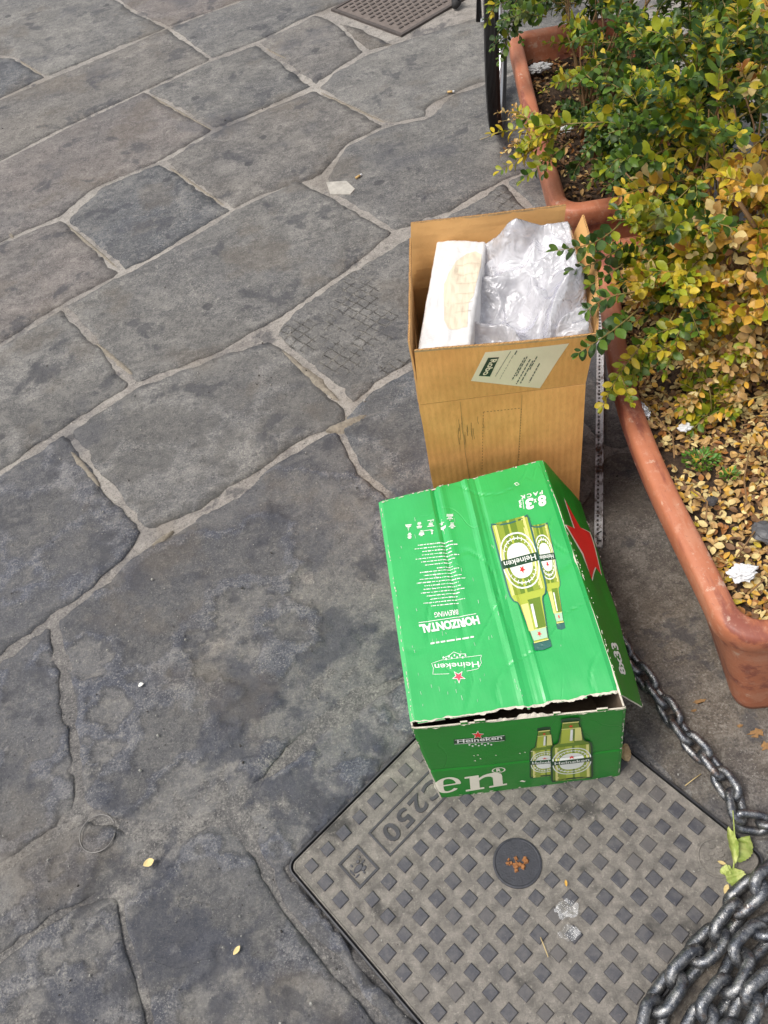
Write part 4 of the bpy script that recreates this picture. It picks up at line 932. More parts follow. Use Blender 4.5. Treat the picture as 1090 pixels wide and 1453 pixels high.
def planter(name, label, c, L, W, rimz, lipw, bulge, inset, soilz, N=26):
    c = Vector(c); o = thing(name, label, 'planter', (c.x+PD.x*L/2+PE.x*W/2, c.y+PD.y*L/2+PE.y*W/2, 0))
    def outline(ins, bk, r, xi=None):
        """closed loop in local (s along, w across)"""
        P = []; xi = ins if xi is None else xi; x0, x1, y0, y1 = xi, L-xi, ins, W-ins; r = max(.008, r)
        def arc(cx, cy, a0, a1):
            for k in range(7): a = a0+(a1-a0)*k/6; P.append((cx+math.cos(a)*r, cy+math.sin(a)*r))
        pi = math.pi
        for k in range(1, N): P.append((x1-r-(x1-x0-2*r)*k/N, y0))
        arc(x0+r, y0+r, 1.5*pi, pi)
        for k in range(1, 10): P.append((x0, y0+r+(y1-y0-2*r)*k/10))
        arc(x0+r, y1-r, pi, .5*pi)
        for k in range(1, N): P.append((x0+r+(x1-x0-2*r)*k/N, y1))
        arc(x1-r, y1-r, .5*pi, 0)
        for k in range(1, 10): P.append((x1, y1-r-(y1-y0-2*r)*k/10))
        arc(x1-r, y0+r, 0, -.5*pi)
        Q = []
        for s_, w_ in P:
            b = bulge(max(0, min(1, s_/L)))*bk
            w2 = w_-b*(1 if w_ < W*.4 else (-.6 if w_ > W*.6 else 0))
            Q.append(Vector((c.x+PD.x*s_+PE.x*w2, c.y+PD.y*s_+PE.y*w2)))
        return Q
    lv = [(inset, .15, .03, .0), (inset*.93, .2, .035, .012), (inset*.55, .6, .045, rimz*.5), (.017, .95, .055, rimz-.060), (.014, .97, .055, rimz-.052), (.004, 1, .06, rimz-.050), (0, 1, .062, rimz-.044), (0, 1, .062, rimz-.012), (.0025, 1, .06, rimz-.004), (.008, 1, .056, rimz-.0005), (lipw*.75, 1, .045, rimz+.001), (lipw*.93, 1, .035, rimz-.003), (lipw, 1, .03, rimz-.010), (lipw+.003, .98, .03, rimz-.06), (lipw+.02, .85, .03, rimz-.16)]
    vs = []; fs = []; n = None
    for li, (ins, bk, r, z) in enumerate(lv):
        Q = outline(ins, bk, r, .014+(ins-.014)*.12 if li < 5 else None); n = len(Q); vs += [(q.x, q.y, z+.0012*nz(q.x*9, q.y*9, z*8)) for q in Q]
    for k in range(len(lv)-1):
        for i in range(n): fs.append((k*n+i, k*n+(i+1) % n, (k+1)*n+(i+1) % n, (k+1)*n+i))
    fs.append(tuple(range(n))); fs.append(tuple(range((len(lv)-1)*n, len(lv)*n)))
    me = mesh('pot', vs, fs, M['terra'], True); bm = bmesh.new(); bm.from_mesh(me); bmesh.ops.recalc_face_normals(bm, faces=bm.faces); bm.to_mesh(me); bm.free()
    link('pot', me, o)
    # soil
    Q = outline(lipw+.004, .97, .03); A = [Vector(q) for q in Q]; xs = [a.x for a in A]; ys = [a.y for a in A]; pts = list(A)
    poly_ = A
    def inside(x, y):
        r = False
        for i in range(len(poly_)):
            a, b = poly_[i-1], poly_[i]
            if (a.y > y) != (b.y > y) and x < a.x+(y-a.y)*(b.x-a.x)/(b.y-a.y): r = not r
        return r
    st = .014; x = min(xs)
    while x < max(xs):
        y = min(ys)
        while y < max(ys):
            if inside(x, y): pts.append(Vector((x+rnd.uniform(-.004, .004), y+rnd.uniform(-.004, .004))))
            y += st
        x += st
    r = delaunay_2d_cdt(pts, [(i, (i+1) % len(A)) for i in range(len(A))], [], 1, 1e-5)
    sz = lambda x, y: soilz+.010*nz(x*7, y*7, 3)+.007*nz(x*22, y*22, 5)+.004*nz(x*55, y*55, 8)
    link('soil', mesh('soil', [(p.x, p.y, sz(p.x, p.y)) for p in r[0]], r[2], M['soil'], True), o)
    return o, inside, sz
def interp(T):
    def f(s):
        for (a, b), (c, d) in zip(T, T[1:]):
            if s <= c: q = (s-a)/(c-a); q = q*q*(3-2*q); return b+(d-b)*q
        return T[-1][1]
    return f
PL1, inP1, sz1 = planter('planter', 'near terracotta planter full of yellow fallen leaves, beside the boxes', (.49, .54), 1.06, .40, .325, .042,
    (lambda k: (lambda s_: float(np.polyval(k, s_))))(np.polyfit([0, .13, .28, .41, .54, .66, .84, 1], [.014, .032, .053, .069, .075, .070, .047, .026], 4)), .066, .285)
PL2, inP2, sz2 = planter('planter', 'far terracotta planter with dark soil showing, beside the bicycle wheel', (.580, 1.715), .95, .385, .33, .040,
    interp([(0, .0), (.5, .006), (1, .0)]), .06, .245)

# ------------------------------------------------------------ leaves
LEAFCOL = {'weed': (.10, .26, .03), 'dark': (.034, .078, .011), 'mid': (.092, .170, .015), 'blue': (.070, .130, .036), 'lime': (.30, .33, .017), 'yellow': (.55, .42, .028), 'gold': (.66, .37, .05), 'tan': (.56, .34, .12), 'pale': (.74, .58, .25), 'rust': (.38, .15, .035), 'brown': (.17, .085, .035)}
t = NT('leaf_blade'); at = t.n('ShaderNodeAttribute', attribute_name='tint'); n1 = t.noise(60, 4, .6); n2 = t.noise(8, 3)
c = t.mix(t.ramp(n1, .3, .75), t.mix(.22, at.outputs['Color'], (.01, .012, .004)), at.outputs['Color']); c = t.mix(t.ramp(n2, .55, .8, 0, .3), c, (.30, .24, .04))
t.set(c, .42, t.bump(t.noise(130, 3), .0006), Specular_IOR_Level=.35)
tr = t.n('ShaderNodeBsdfTranslucent'); t.l(c, tr.inputs['Color']); mx = t.n('ShaderNodeMixShader'); mx.inputs[0].default_value = .22
t.l(t.b.outputs[0], mx.inputs[1]); t.l(tr.outputs[0], mx.inputs[2]); t.l(mx.outputs[0], t.out.inputs['Surface']); M['leaf'] = t.m
M['dry'] = None
t = NT('dry_leaf_blade'); at = t.n('ShaderNodeAttribute', attribute_name='tint'); n1 = t.noise(90, 5, .7)
c = t.mix(t.ramp(n1, .35, .75), t.mix(.35, at.outputs['Color'], (.10, .05, .015)), at.outputs['Color']); t.set(c, .6, t.bump(t.noise(160, 4), .0008)); M['dry'] = t.m
M['twig'] = simple('brown_twig', (.24, .135, .055), .8, var=.35, vs=40, bump=.001, bs=160); M['green_twig'] = simple('green_twig', (.27, .20, .06), .6, var=.25, vs=60)
# leaf template: unit length along +x, slightly folded and cupped
def leaf_template(cup, fold, wave=0.0):
    P = [(0, 0, 0)]; rows = [(.16, .155), (.40, .26), (.66, .262), (.87, .15)]
    for x, w in rows:
        z = cup*(x-.5)**2*-1.0
        P += [(x, w, z+fold*w+wave*math.sin(x*7)), (x, 0, z), (x, -w, z+fold*w-wave*math.sin(x*6+1))]
    P.append((1.0, 0, -cup*.28)); F = [(0, 2, 1), (0, 3, 2)]
    for k in range(3):
        a = 1+k*3; F += [(a, a+1, a+4, a+3), (a+1, a+2, a+5, a+4)]
    F += [(10, 11, 13), (11, 12, 13)]
    return np.array(P, float), F
TPL = [leaf_template(.25, .30), leaf_template(.5, .45), leaf_template(-.35, .15), leaf_template(.9, .6, .05), leaf_template(-.8, .5, .08)]
def frame(d, n):
    x = Vector(d).normalized(); z = Vector(n); z = (z-x*z.dot(x))
    if z.length < 1e-4: z = Vector((0, 0, 1))-x*x.z
    z.normalize(); y = z.cross(x); return Matrix((x, y, z)).transposed()
_leafmesh = {}
def leaf_mesh(col, tpl, dry):
    k = (col, tpl, dry)
    if k not in _leafmesh:
        V, F = TPL[tpl]; me = mesh('leaf', V, F, M['dry' if dry else 'leaf'], True); ca = me.color_attributes.new('tint', 'FLOAT_COLOR', 'POINT'); c = LEAFCOL[col]
        ca.data.foreach_set('color', list((*c, 1.0))*len(V)); _leafmesh[k] = me
    return _leafmesh[k]
def leaves_out(L, n_single, name_one, name_rest, parent, dry, label=None, cat=None, group=None, rest_label=None, rank=None):
    """L: list of (pos, R, size, width, colour, template). The largest in view become objects, the rest one mesh"""
    P = np.array([tuple(l[0]) for l in L]); px = project(P); dist = np.linalg.norm(P-np.array([0, 0, CAMH]), axis=1)
    fr = (px[:, 0] > -5) & (px[:, 0] < 1095) & (px[:, 1] > -5) & (px[:, 1] < 1458)
    sc = np.array([l[2] for l in L])/dist*fr*(rank(P, px) if rank else 1)
    order = np.argsort(-sc); one = set(order[:n_single].tolist()); vs = []; fs = []; cols = []; n = 0
    for k, (p, R, s, w, col, tp) in enumerate(L):
        if k in one:
            o = bpy.data.objects.new(name_one, leaf_mesh(col, tp, dry)); COL.objects.link(o)
            m = Matrix.LocRotScale(Vector(p), R.to_quaternion(), Vector((s, s*w, s)))
            if parent is not None: o.parent = parent; m = Matrix.Translation(-parent.location) @ m
            o.location, q_, o.scale = m.decompose(); o.rotation_mode = 'QUATERNION'; o.rotation_quaternion = q_
            if label: tag(o, label, cat, group)
        else:
            V, F = TPL[tp]; A = np.array(R); W = (V*np.array([s, s*w, s])) @ A.T + np.array(tuple(p)); vs.append(W); fs += [tuple(i+n for i in f) for f in F]
            c = LEAFCOL[col]; j = rnd.uniform(.7, 1.25); cols += [c[0]*j, c[1]*j, c[2]*j, 1.0]*len(V); n += len(V)
    if vs:
        me = mesh(name_rest, np.concatenate(vs).tolist(), fs, M['dry' if dry else 'leaf'], True); ca = me.color_attributes.new('tint', 'FLOAT_COLOR', 'POINT'); ca.data.foreach_set('color', cols)
        o = link(name_rest, me, parent); o['kind'] = 'stuff'
        if rest_label: o['label'] = rest_label
def pick(pal):
    r = rnd.random()*sum(pal.values())
    for k, w in pal.items():
        r -= w
        if r <= 0: return k
    return k
def spray(L, TW, p0, p1, size, pal, gap=.46, sag=.02, dens=1.0, r0=.0014, branch=2):
    """a leafy twig from p0 to p1 with opposite leaf pairs"""
    p0, p1 = Vector(p0), Vector(p1); d = p1-p0; Ln = d.length; n = max(3, int(Ln/(size*gap)))
    side0 = d.cross(Vector((0, 0, 1))).normalized(); jit = Vector([rnd.uniform(-1, 1)*Ln*.07 for _ in range(3)])
    C = lambda t: p0+d*t+jit*math.sin(math.pi*t)-Vector((0, 0, sag*t*t))
    TW.append(([C(k/6) for k in range(7)], [r0*(1.25-.85*k/6) for k in range(7)]))
    for i in range(n+1):
        t = (i+.4)/(n+1)
        if t < .12 and n > 5: continue
        c = C(t); T = (C(min(1, t+.03))-C(t-.03)).normalized(); sd = T.cross(Vector((0, 0, 1)));
        if sd.length < .1: sd = side0.copy()
        sd.normalize(); up = sd.cross(T)
        rot = (i % 2)*math.pi/2*.8+rnd.uniform(-.35, .35)
        for s in (1, -1):
            if rnd.random() > dens: continue
            dr = (sd*math.cos(rot)+up*math.sin(rot))*s; dd = T*rnd.uniform(.45, .9)+dr; nn = Vector((0, 0, .9))+T*.5-dr*.15+Vector([rnd.uniform(-.35, .35) for _ in range(3)])
            sz = size*rnd.uniform(.58, 1.15)*(1-.35*max(0, t-.7)/.3)
            L.append((c+dr*.001, frame(dd, nn), sz, rnd.uniform(.85, 1.25), pick(pal), rnd.choice((0, 0, 1, 2))))
    for _ in range(2): L.append((C(1), frame(T+Vector([rnd.uniform(-.4, .4) for _ in range(3)]), Vector((0, 0, 1))-T*.3), size*.62, .8, pick(pal), 0))
    for b in range(branch):
        t = rnd.uniform(.25, .7); c = C(t); s = rnd.choice((1, -1)); q = c+(d.normalized()*.8+side0*s*rnd.uniform(.4, .9)+Vector((0, 0, rnd.uniform(-.1, .3))))*Ln*rnd.uniform(.22, .4)
        spray(L, TW, c, q, size*.9, pal, gap, sag*.3, dens, r0*.8, 0)
GREEN = {'dark': 5, 'mid': 5, 'blue': 2, 'lime': 1}; MIXG = {'dark': 3, 'mid': 4, 'lime': 3, 'yellow': 1, 'blue': 1}; LIME = {'lime': 5, 'yellow': 3.5, 'mid': 1.5}; GOLD = {'gold': 4, 'yellow': 3, 'pale': 2, 'rust': 1, 'lime': 1}; TAN = {'tan': 5, 'pale': 2, 'gold': 2, 'brown': 1}
def inpoly(x, y, P):
    r = False
    for i in range(len(P)):
        (ax, ay), (bx, by) = P[i-1], P[i]
        if (ay > y) != (by > y) and x < ax+(y-ay)*(bx-ax)/(by-ay): r = not r
    return r
def sp2(L, TW, a, za, b, zb, size, pal, **k): spray(L, TW, gp(*a, za), gp(*b, zb), size*1.28, pal, **k)
def twig_mesh(TW, name, mat, parent, n=5, kind='stuff'):
    mb = MB()
    for pts, rr in TW: mb.tube(pts, rr, n)
    o = mb.build(name, mat, parent, True)
    if kind: o['kind'] = kind
    return o
def crown(L, TW, n, cen, rad, keep, palf, size, length, stems):
    """sprays filling a crown volume, growing outward from its stems"""
    k = 0; tries = 0
    while k < n and tries < n*30:
        tries += 1; d = Vector([rnd.gauss(0, 1) for _ in range(3)]).normalized()
        if d.z < -.55: continue
        r = rnd.uniform(.25, 1)**.5; p = Vector(cen)+Vector((d.x*rad[0], d.y*rad[1], d.z*rad[2]))*r
        q = project([tuple(p)])[0]
        if not keep(q[0], q[1], p): continue
        o = (d*.9+Vector((-.15, -.25, .25))+Vector([rnd.uniform(-.5, .5) for _ in range(3)])).normalized(); l = length*rnd.uniform(.6, 1.2)
        q2 = project([tuple(p+o*l)])[0]
        if not keep(q2[0], q2[1], p+o*l): continue
        spray(L, TW, p, p+o*l, size*rnd.uniform(.85, 1.15), palf(q[0], q[1], p), branch=1, dens=.93); k += 1
def stem_tree(base, cen, rad, n, r, mb, seed):
    rr = random.Random(seed)
    for _ in range(n):
        d = Vector([rr.gauss(0, 1) for _ in range(3)]).normalized(); d.z = abs(d.z)*.9-.15; e = Vector(cen)+Vector((d.x*rad[0], d.y*rad[1], d.z*rad[2]))*rr.uniform(.5, .95)
        b = Vector(base)+Vector((rr.uniform(-.05, .05), rr.uniform(-.1, .1), 0)); m = b.lerp(e, .45)+Vector((rr.uniform(-.04, .04), rr.uniform(-.04, .04), .05)); pts = []
        for k in range(9):
            t = k/8; pts.append(b*(1-t)**2+m*2*t*(1-t)+e*t*t+Vector((rr.uniform(-1, 1), rr.uniform(-1, 1), rr.uniform(-1, 1)))*.004)
        mb.tube(pts, [r*(1-.75*k/8) for k in range(9)], 6)

# ---- shrub in the near planter
S1 = thing('boxwood_shrub', 'boxwood shrub in the near planter, half green and half dying to yellow', 'shrub', (.84, 1.36, .28))
L, TW = [], []
OUT1 = [(862, 330), (858, 300), (862, 200), (880, -200), (1700, -200), (1700, 520), (1180, 520), (1095, 470), (1035, 505), (960, 560), (915, 480), (885, 490), (872, 440), (872, 380)]
def keep1(x, y, p): return inpoly(x, y, OUT1) and p.z > .33 and (y < 430 or rnd.random() < .35) 
def pal1(x, y, p):
    g = (x-880)/200+(y-150)/420+.5*nz(x/60, y/60, 3)
    if g < .35: return GREEN if rnd.random() < .7 else MIXG
    if g < .75: return MIXG if rnd.random() < .6 else (LIME if rnd.random() < .6 else GREEN)
    if g < 1.05: return LIME if rnd.random() < .35 else (GOLD if rnd.random() < .6 else MIXG)
    return GOLD if rnd.random() < .65 else (TAN if rnd.random() < .5 else LIME)
crown(L, TW, 230, (.86, 1.40, .50), (.27, .36, .30), keep1, pal1, .0285, .15, None)
crown(L, TW, 110, (.80, 1.26, .42), (.22, .26, .16), lambda x, y, p: keep1(x, y, p) and y < 500, pal1, .026, .12, None)
for a, za, b, zb, sz, pal, kk in (
    ((880, 318), .61, (788, 342), .67, .0215, GREEN, dict(branch=0)), ((890, 345), .58, (812, 372), .61, .021, GREEN, dict(branch=0)), ((900, 415), .56, (832, 428), .60, .021, GREEN, dict(branch=0)), ((905, 440), .55, (822, 488), .60, .021, GREEN, dict(branch=0)),
    ((900, 452), .53, (850, 470), .56, .019, GREEN, dict(branch=0)), ((930, 470), .46, (856, 566), .44, .019, LIME, dict(branch=1)), ((925, 500), .43, (868, 545), .41, .018, {'lime': 3, 'mid': 3}, {}), ((960, 440), .46, (900, 510), .44, .019, MIXG, {}),
    ((990, 430), .47, (945, 520), .45, .020, LIME, {}), ((885, 375), .56, (838, 392), .59, .019, GREEN, dict(branch=0)), ((1010, 400), .52, (960, 470), .50, .019, MIXG, {}),
    ((1090, 190), .66, (1010, 240), .64, .022, GOLD, {}), ((1080, 250), .64, (1000, 300), .60, .022, GOLD, {}), ((1095, 300), .60, (1040, 350), .58, .021, GOLD, {}), ((1060, 160), .7, (960, 220), .66, .022, LIME, {}), ((1010, 230), .62, (930, 300), .6, .021, MIXG, {}),
    ((990, 180), .66, (905, 190), .64, .022, LIME, {}), ((980, 120), .68, (900, 100), .66, .021, LIME, {}), ((1000, 60), .7, (900, 40), .7, .022, MIXG, {}), ((1050, 420), .5, (1000, 460), .48, .02, GOLD, {}), ((1085, 450), .46, (1035, 520), .42, .019, {'tan': 3, 'lime': 2}, {}),
    ((1110, 30), .80, (1062, -8), .80, .036, {'mid': 2, 'lime': 4}, dict(branch=0)), ((1085, 380), .55, (1045, 440), .5, .02, GOLD, {}), ((1040, 95), .72, (950, 120), .70, .021, {'mid': 4, 'dark': 2, 'blue': 2}, {})):
    sp2(L, TW, a, za, b, zb, sz, pal, **kk)
for _ in range(46):
    a = (rnd.uniform(985, 1120), rnd.uniform(370, 500)); zz = rnd.uniform(.37, .44)
    sp2(L, TW, a, zz, (a[0]-rnd.uniform(25, 70), a[1]+rnd.uniform(10, 70)), zz-rnd.uniform(.0, .05), rnd.uniform(.012, .017), rnd.choice((TAN, TAN, GOLD, {'tan': 3, 'lime': 1, 'pale': 2})), dens=.8, branch=rnd.choice((0, 1)), sag=.01)
# dying bare-ish side branches with clinging dry leaves
for a, za, b, zb in (((1090, 560), .36, (1000, 590), .33), ((1090, 500), .40, (1010, 560), .34), ((1095, 640), .35, (1040, 600), .34), ((1000, 530), .36, (960, 600), .33)):
    sp2(L, TW, a, za, b, zb, .018, TAN, dens=.6, sag=.01)
leaves_out(L, 290, 'leaf', 'foliage', S1, False)
twig_mesh(TW, 'twigs', M['green_twig'], S1)
mb = MB(); stem_tree((.83, 1.30, .27), (.86, 1.40, .50), (.27, .36, .30), 26, .0055, mb, 5)
for r, path in ((.0052, [(1000, 385, .40), (1018, 420, .40), (1050, 455, .40), (1095, 480, .40), (1180, 500, .42)]), (.0058, [(1095, 390, .50), (1085, 350, .55), (1070, 320, .60), (1045, 280, .62)]), (.0045, [(1095, 430, .40), (1082, 380, .45), (1065, 340, .48)]),
                (.004, [(1180, 560, .32), (1085, 520, .36), (1040, 470, .40), (1005, 440, .42)]), (.0018, [(905, 185, .66), (940, 150, .66), (990, 215, .62), (960, 245, .58)]), (.0028, [(1035, 110, .7), (1015, 165, .62), (985, 245, .50), (975, 300, .40)])):
    mb.tube([gp(*p) for p in path], [r*(1-.1*k) for k in range(len(path))], 7)
twig_ = mb.build('branches', M['twig'], S1, True); twig_['kind'] = 'stuff'

# ---- shrub in the far planter
S2_ = thing('boxwood_shrub', 'boxwood shrub in the far planter, green with a yellow-green sprig over the rim', 'shrub', (.86, 2.2, .25))
L, TW = [], []
OUT2 = [(905, 262), (838, 268), (800, 235), (806, 190), (790, 150), (800, 110), (762, 70), (738, 40), (700, 60), (686, 30), (684, -300), (1700, -300), (1700, 300)]
def keep2(x, y, p):
    if not inpoly(x, y, OUT2): return False
    if x < 830 and 20 < y < 230: return rnd.random() < .22
    return True
def pal2(x, y, p):
    g = nz(x/45, y/45, 9)
    return GREEN if g < .18 else (MIXG if g < .36 else LIME)
crown(L, TW, 300, (.93, 2.15, .50), (.33, .52, .30), keep2, pal2, .0275, .15, None)
crown(L, TW, 90, (.84, 1.95, .36), (.20, .26, .12), keep2, lambda x, y, p: {'dark': 3, 'blue': 4, 'mid': 2}, .024, .10, None)
for a, za, b, zb, sz, pal, kk in (
    ((905, 172), .50, (697, 184), .46, .0250, {'lime': 5, 'yellow': 4, 'mid': 2}, dict(branch=4, sag=.01)), ((800, 185), .47, (708, 232), .44, .0235, LIME, dict(branch=2)), ((810, 200), .46, (740, 245), .43, .022, MIXG, {}),
    ((740, -10), .60, (700, 50), .50, .022, GREEN, {}), ((760, -5), .6, (716, 35), .50, .022, GREEN, {}), ((725, -30), .62, (690, 20), .55, .022, MIXG, {}), ((800, -10), .55, (735, 25), .50, .022, GREEN, {}), ((790, -20), .55, (760, 20), .50, .02, MIXG, {}), ((745, -20), .58, (708, 75), .46, .020, GREEN, {}),
    ((870, 60), .52, (775, 50), .48, .0235, LIME, {}), ((860, 90), .5, (790, 100), .46, .0235, LIME, {}), ((850, 40), .55, (800, 20), .52, .024, LIME, {}), ((900, 90), .56, (830, 70), .54, .0235, LIME, {}),
    ((850, 110), .42, (770, 120), .38, .019, MIXG, {}), ((850, 140), .4, (790, 165), .36, .020, {'blue': 4, 'dark': 2}, {}), ((860, 180), .42, (812, 150), .38, .021, {'blue': 4, 'mid': 2}, {}), ((930, 150), .52, (850, 180), .46, .022, MIXG, {}), ((950, 210), .50, (860, 255), .44, .022, GREEN, {}), ((930, 180), .56, (866, 225), .52, .022, GREEN, {}),
    ((900, 230), .46, (835, 250), .42, .021, GREEN, {}), ((960, 100), .6, (890, 130), .56, .023, LIME, {})):
    sp2(L, TW, a, za, b, zb, sz, pal, **kk)
for a, za, b, zb in (((775, 165), .36, (705, 160), .36), ((770, 175), .36, (712, 172), .36), ((740, 200), .40, (712, 220), .34)):
    sp2(L, TW, a, za, b, zb, .013, TAN, dens=.55, sag=.0)
leaves_out(L, 290, 'leaf', 'foliage', S2_, False)
twig_mesh(TW, 'twigs', M['green_twig'], S2_)
mb = MB(); stem_tree((.84, 2.1, .23), (.93, 2.15, .50), (.33, .52, .30), 24, .0055, mb, 8)
mb.tube([gp(905, 172, .5), gp(860, 178, .48), gp(800, 186, .475), gp(740, 190, .465)], [.0028, .0024, .002, .0014], 6)
mb.build('branches', M['twig'], S2_, True)['kind'] = 'stuff'

# ---- leaf litter in the near planter
L = []
for _ in range(7600):
    s_ = rnd.uniform(.03, 1.02); w_ = rnd.uniform(-.03, .37); x = .49+PD.x*s_+PE.x*w_; y = .54+PD.y*s_+PE.y*w_
    if not inP1(x, y): continue
    bare = nz(x*7+3, y*7, 2)
    if bare > .24 and rnd.random() < .75: continue
    edge_ = 0
    z = sz1(x, y)+rnd.uniform(.001, .016)
    n = Vector((rnd.gauss(0, .38), rnd.gauss(0, .38), 1)); a = rnd.uniform(0, 6.28)
    pal = {'pale': 4.5, 'gold': 1.6, 'yellow': .5, 'tan': 5, 'rust': 1.2, 'brown': 3.4}
    L.append((Vector((x, y, z)), frame((math.cos(a), math.sin(a), rnd.uniform(-.2, .25)), n), rnd.uniform(.009, .0205), rnd.uniform(.7, 1.3), pick(pal), rnd.choice((0, 1, 2, 3, 4))))
leaves_out(L, 290, 'fallen_leaf', 'leaf_litter', None, True, 'dry yellow boxwood leaf lying loose on the litter in the near planter', 'leaf', 'dry leaves fallen in the near planter', 'carpet of dry yellow and tan leaves on the soil of the near planter',
           rank=lambda P, px: (px[:, 1] > 540)*1.0*(P[:, 2] > np.array([sz1(a, b) for a, b, c in P])+.009))
# bark and dead leaves in the far planter
L = []
for _ in range(1500):
    s_ = rnd.uniform(.04, .92); w_ = rnd.uniform(.04, .35); x = .58+PD.x*s_+PE.x*w_; y = 1.715+PD.y*s_+PE.y*w_
    if not inP2(x, y): continue
    a = rnd.uniform(0, 6.28); L.append((Vector((x, y, sz2(x, y)+rnd.uniform(.001, .01))), frame((math.cos(a), math.sin(a), rnd.uniform(-.3, .4)), (rnd.gauss(0, .5), rnd.gauss(0, .5), 1)), rnd.uniform(.010, .022), rnd.uniform(.6, 1), pick({'brown': 6, 'tan': 2, 'rust': 1, 'pale': .5}), rnd.choice((0, 3, 4))))
leaves_out(L, 0, '', 'bark_litter', None, True, rest_label='brown bark chips and dead leaves on the soil of the far planter')
# dead twigs lying on the litter
dead = [((980, 694), (1004, 712), (1002, 738)), ((1082, 620), (1062, 645), (1056, 680), (1060, 715)), ((905, 555), (935, 595), (955, 620), (957, 650)), ((1045, 790), (1060, 770), (1088, 730)), ((970, 585), (985, 560), (1000, 530)), ((1030, 615), (1040, 590), (1060, 540)), ((1052, 604), (1068, 600)), ((1065, 840), (1085, 822))]
for k, P_ in enumerate(dead):
    pts = [gp(*p, .318+.004*(i % 2)) for i, p in enumerate(P_)]; mb = MB(); fine_ = []
    for a, b in zip(pts, pts[1:]): fine_ += [a.lerp(b, q/3) for q in range(3)]
    mb.tube(fine_+[pts[-1]], .0016, 5); o = mb.build('dead_twig', M['twig'], None, True)
    tag(o, ['forked pale twig lying on dry leaves right of the planter rim', 'long curved twig arching over the leaves at the frame edge', 'thin brown twig along the upper planter rim', 'slanting twig above the crumpled white tissue', 'short upright twig beside the lime green sprig', 'twig leaning out of the sprig toward the shrub', 'tiny pale twig beside the curved one', 'short twig under the crumpled white tissue'][k], 'twig')
# low sprigs growing in the near planter
LP, TP = [], []
sprig = thing('boxwood_sprig', 'low yellow-green boxwood sprig growing among dry leaves in the near planter', 'plant', tuple(gp(1012, 590, .29)))
for a, za, b, zb in (((1010, 590), .30, (1000, 510), .40), ((1012, 590), .30, (1030, 530), .38), ((1008, 592), .30, (965, 560), .36), ((1005, 592), .30, (975, 520), .38), ((1014, 592), .3, (1045, 570), .35), ((1008, 585), .31, (985, 600), .33), ((1018, 590), .30, (1025, 555), .36)):
    sp2(LP, TP, a, za, b, zb, .0195, {'lime': 5, 'mid': 2, 'yellow': 1.5}, dens=.85, branch=1)
leaves_out(LP, 200, 'leaf', 'foliage', sprig, False); twig_mesh(TP, 'twigs', M['green_twig'], sprig)
weed = thing('weed', 'small tuft of bright green weed among the dry leaves', 'plant', tuple(gp(995, 652, .30)))
LP = []
for _ in range(230):
    g = rnd.random() < .8; cx, cy = ((995, 650) if g else (1036, 672)); a = rnd.uniform(0, 6.28); r = rnd.random()**.6*(.030 if g else .014); p = gp(cx, cy, .312); p = Vector((p.x+math.cos(a)*r*1.1, p.y+math.sin(a)*r*.8, .305+rnd.uniform(0, .014)*(1-r/.04)))
    LP.append((p, frame((math.cos(a), math.sin(a), .5), (rnd.gauss(0, .4), rnd.gauss(0, .4), 1)), rnd.uniform(.006, .010), .8, rnd.choice(('mid', 'mid', 'weed', 'weed')), 0))
leaves_out(LP, 0, 'leaf', 'foliage', weed, False)
# papers and foil
M['tissue'] = simple('white_tissue', (.66, .66, .66), .9, var=.06, vs=50, bump=.004, bs=60); M['foil'] = simple('silver_foil', (.72, .73, .76), .25, .7, .1, 40, .004, 90)
crumple('crumpled_tissue', gp(1055, 812, .322), (.019, .013, .009), 3, 'crumpled white tissue on the dry leaves by the near planter rim', 'tissue', M['tissue'], .5, 4, 1.2)
crumple('torn_paper', gp(763, 96, .275), (.030, .016, .008), 13, 'torn white paper on dark soil in the far planter', 'paper', M['tissue'], .6, 4, 1.2)
crumple('torn_paper', gp(803, 184, .275), (.018, .011, .007), 23, 'white paper scrap on soil beneath the yellow-green sprig', 'paper', M['tissue'], .6, 3, 1.2)
crumple('foil_scrap', gp(915, 582, .315), (.006, .016, .005), 33, 'silver foil scrap tucked inside the near planter rim', 'foil', M['foil'], .6, 4, 1.4)
crumple('paper_scrap', gp(972, 606, .318), (.012, .008, .004), 43, 'small off-white paper scrap below the yellow-green sprig', 'paper', M['tissue'], .5, 3, 1.4)
crumple('stone', gp(1010, 711, .318), (.011, .009, .008), 53, 'dark rounded stone beside the forked twig in the near planter', 'stone', simple('dark_pebble', (.05, .045, .045), .7), .2, 3)
crumple('stone', gp(1085, 755, .318), (.018, .022, .012), 63, 'dark plastic foil scrap in the litter at the right frame edge', 'stone', simple('dark_plastic_foil', (.09, .09, .095), .5), .25, 3)  # pebble shape standing in for a scrap of dark translucent plastic foil

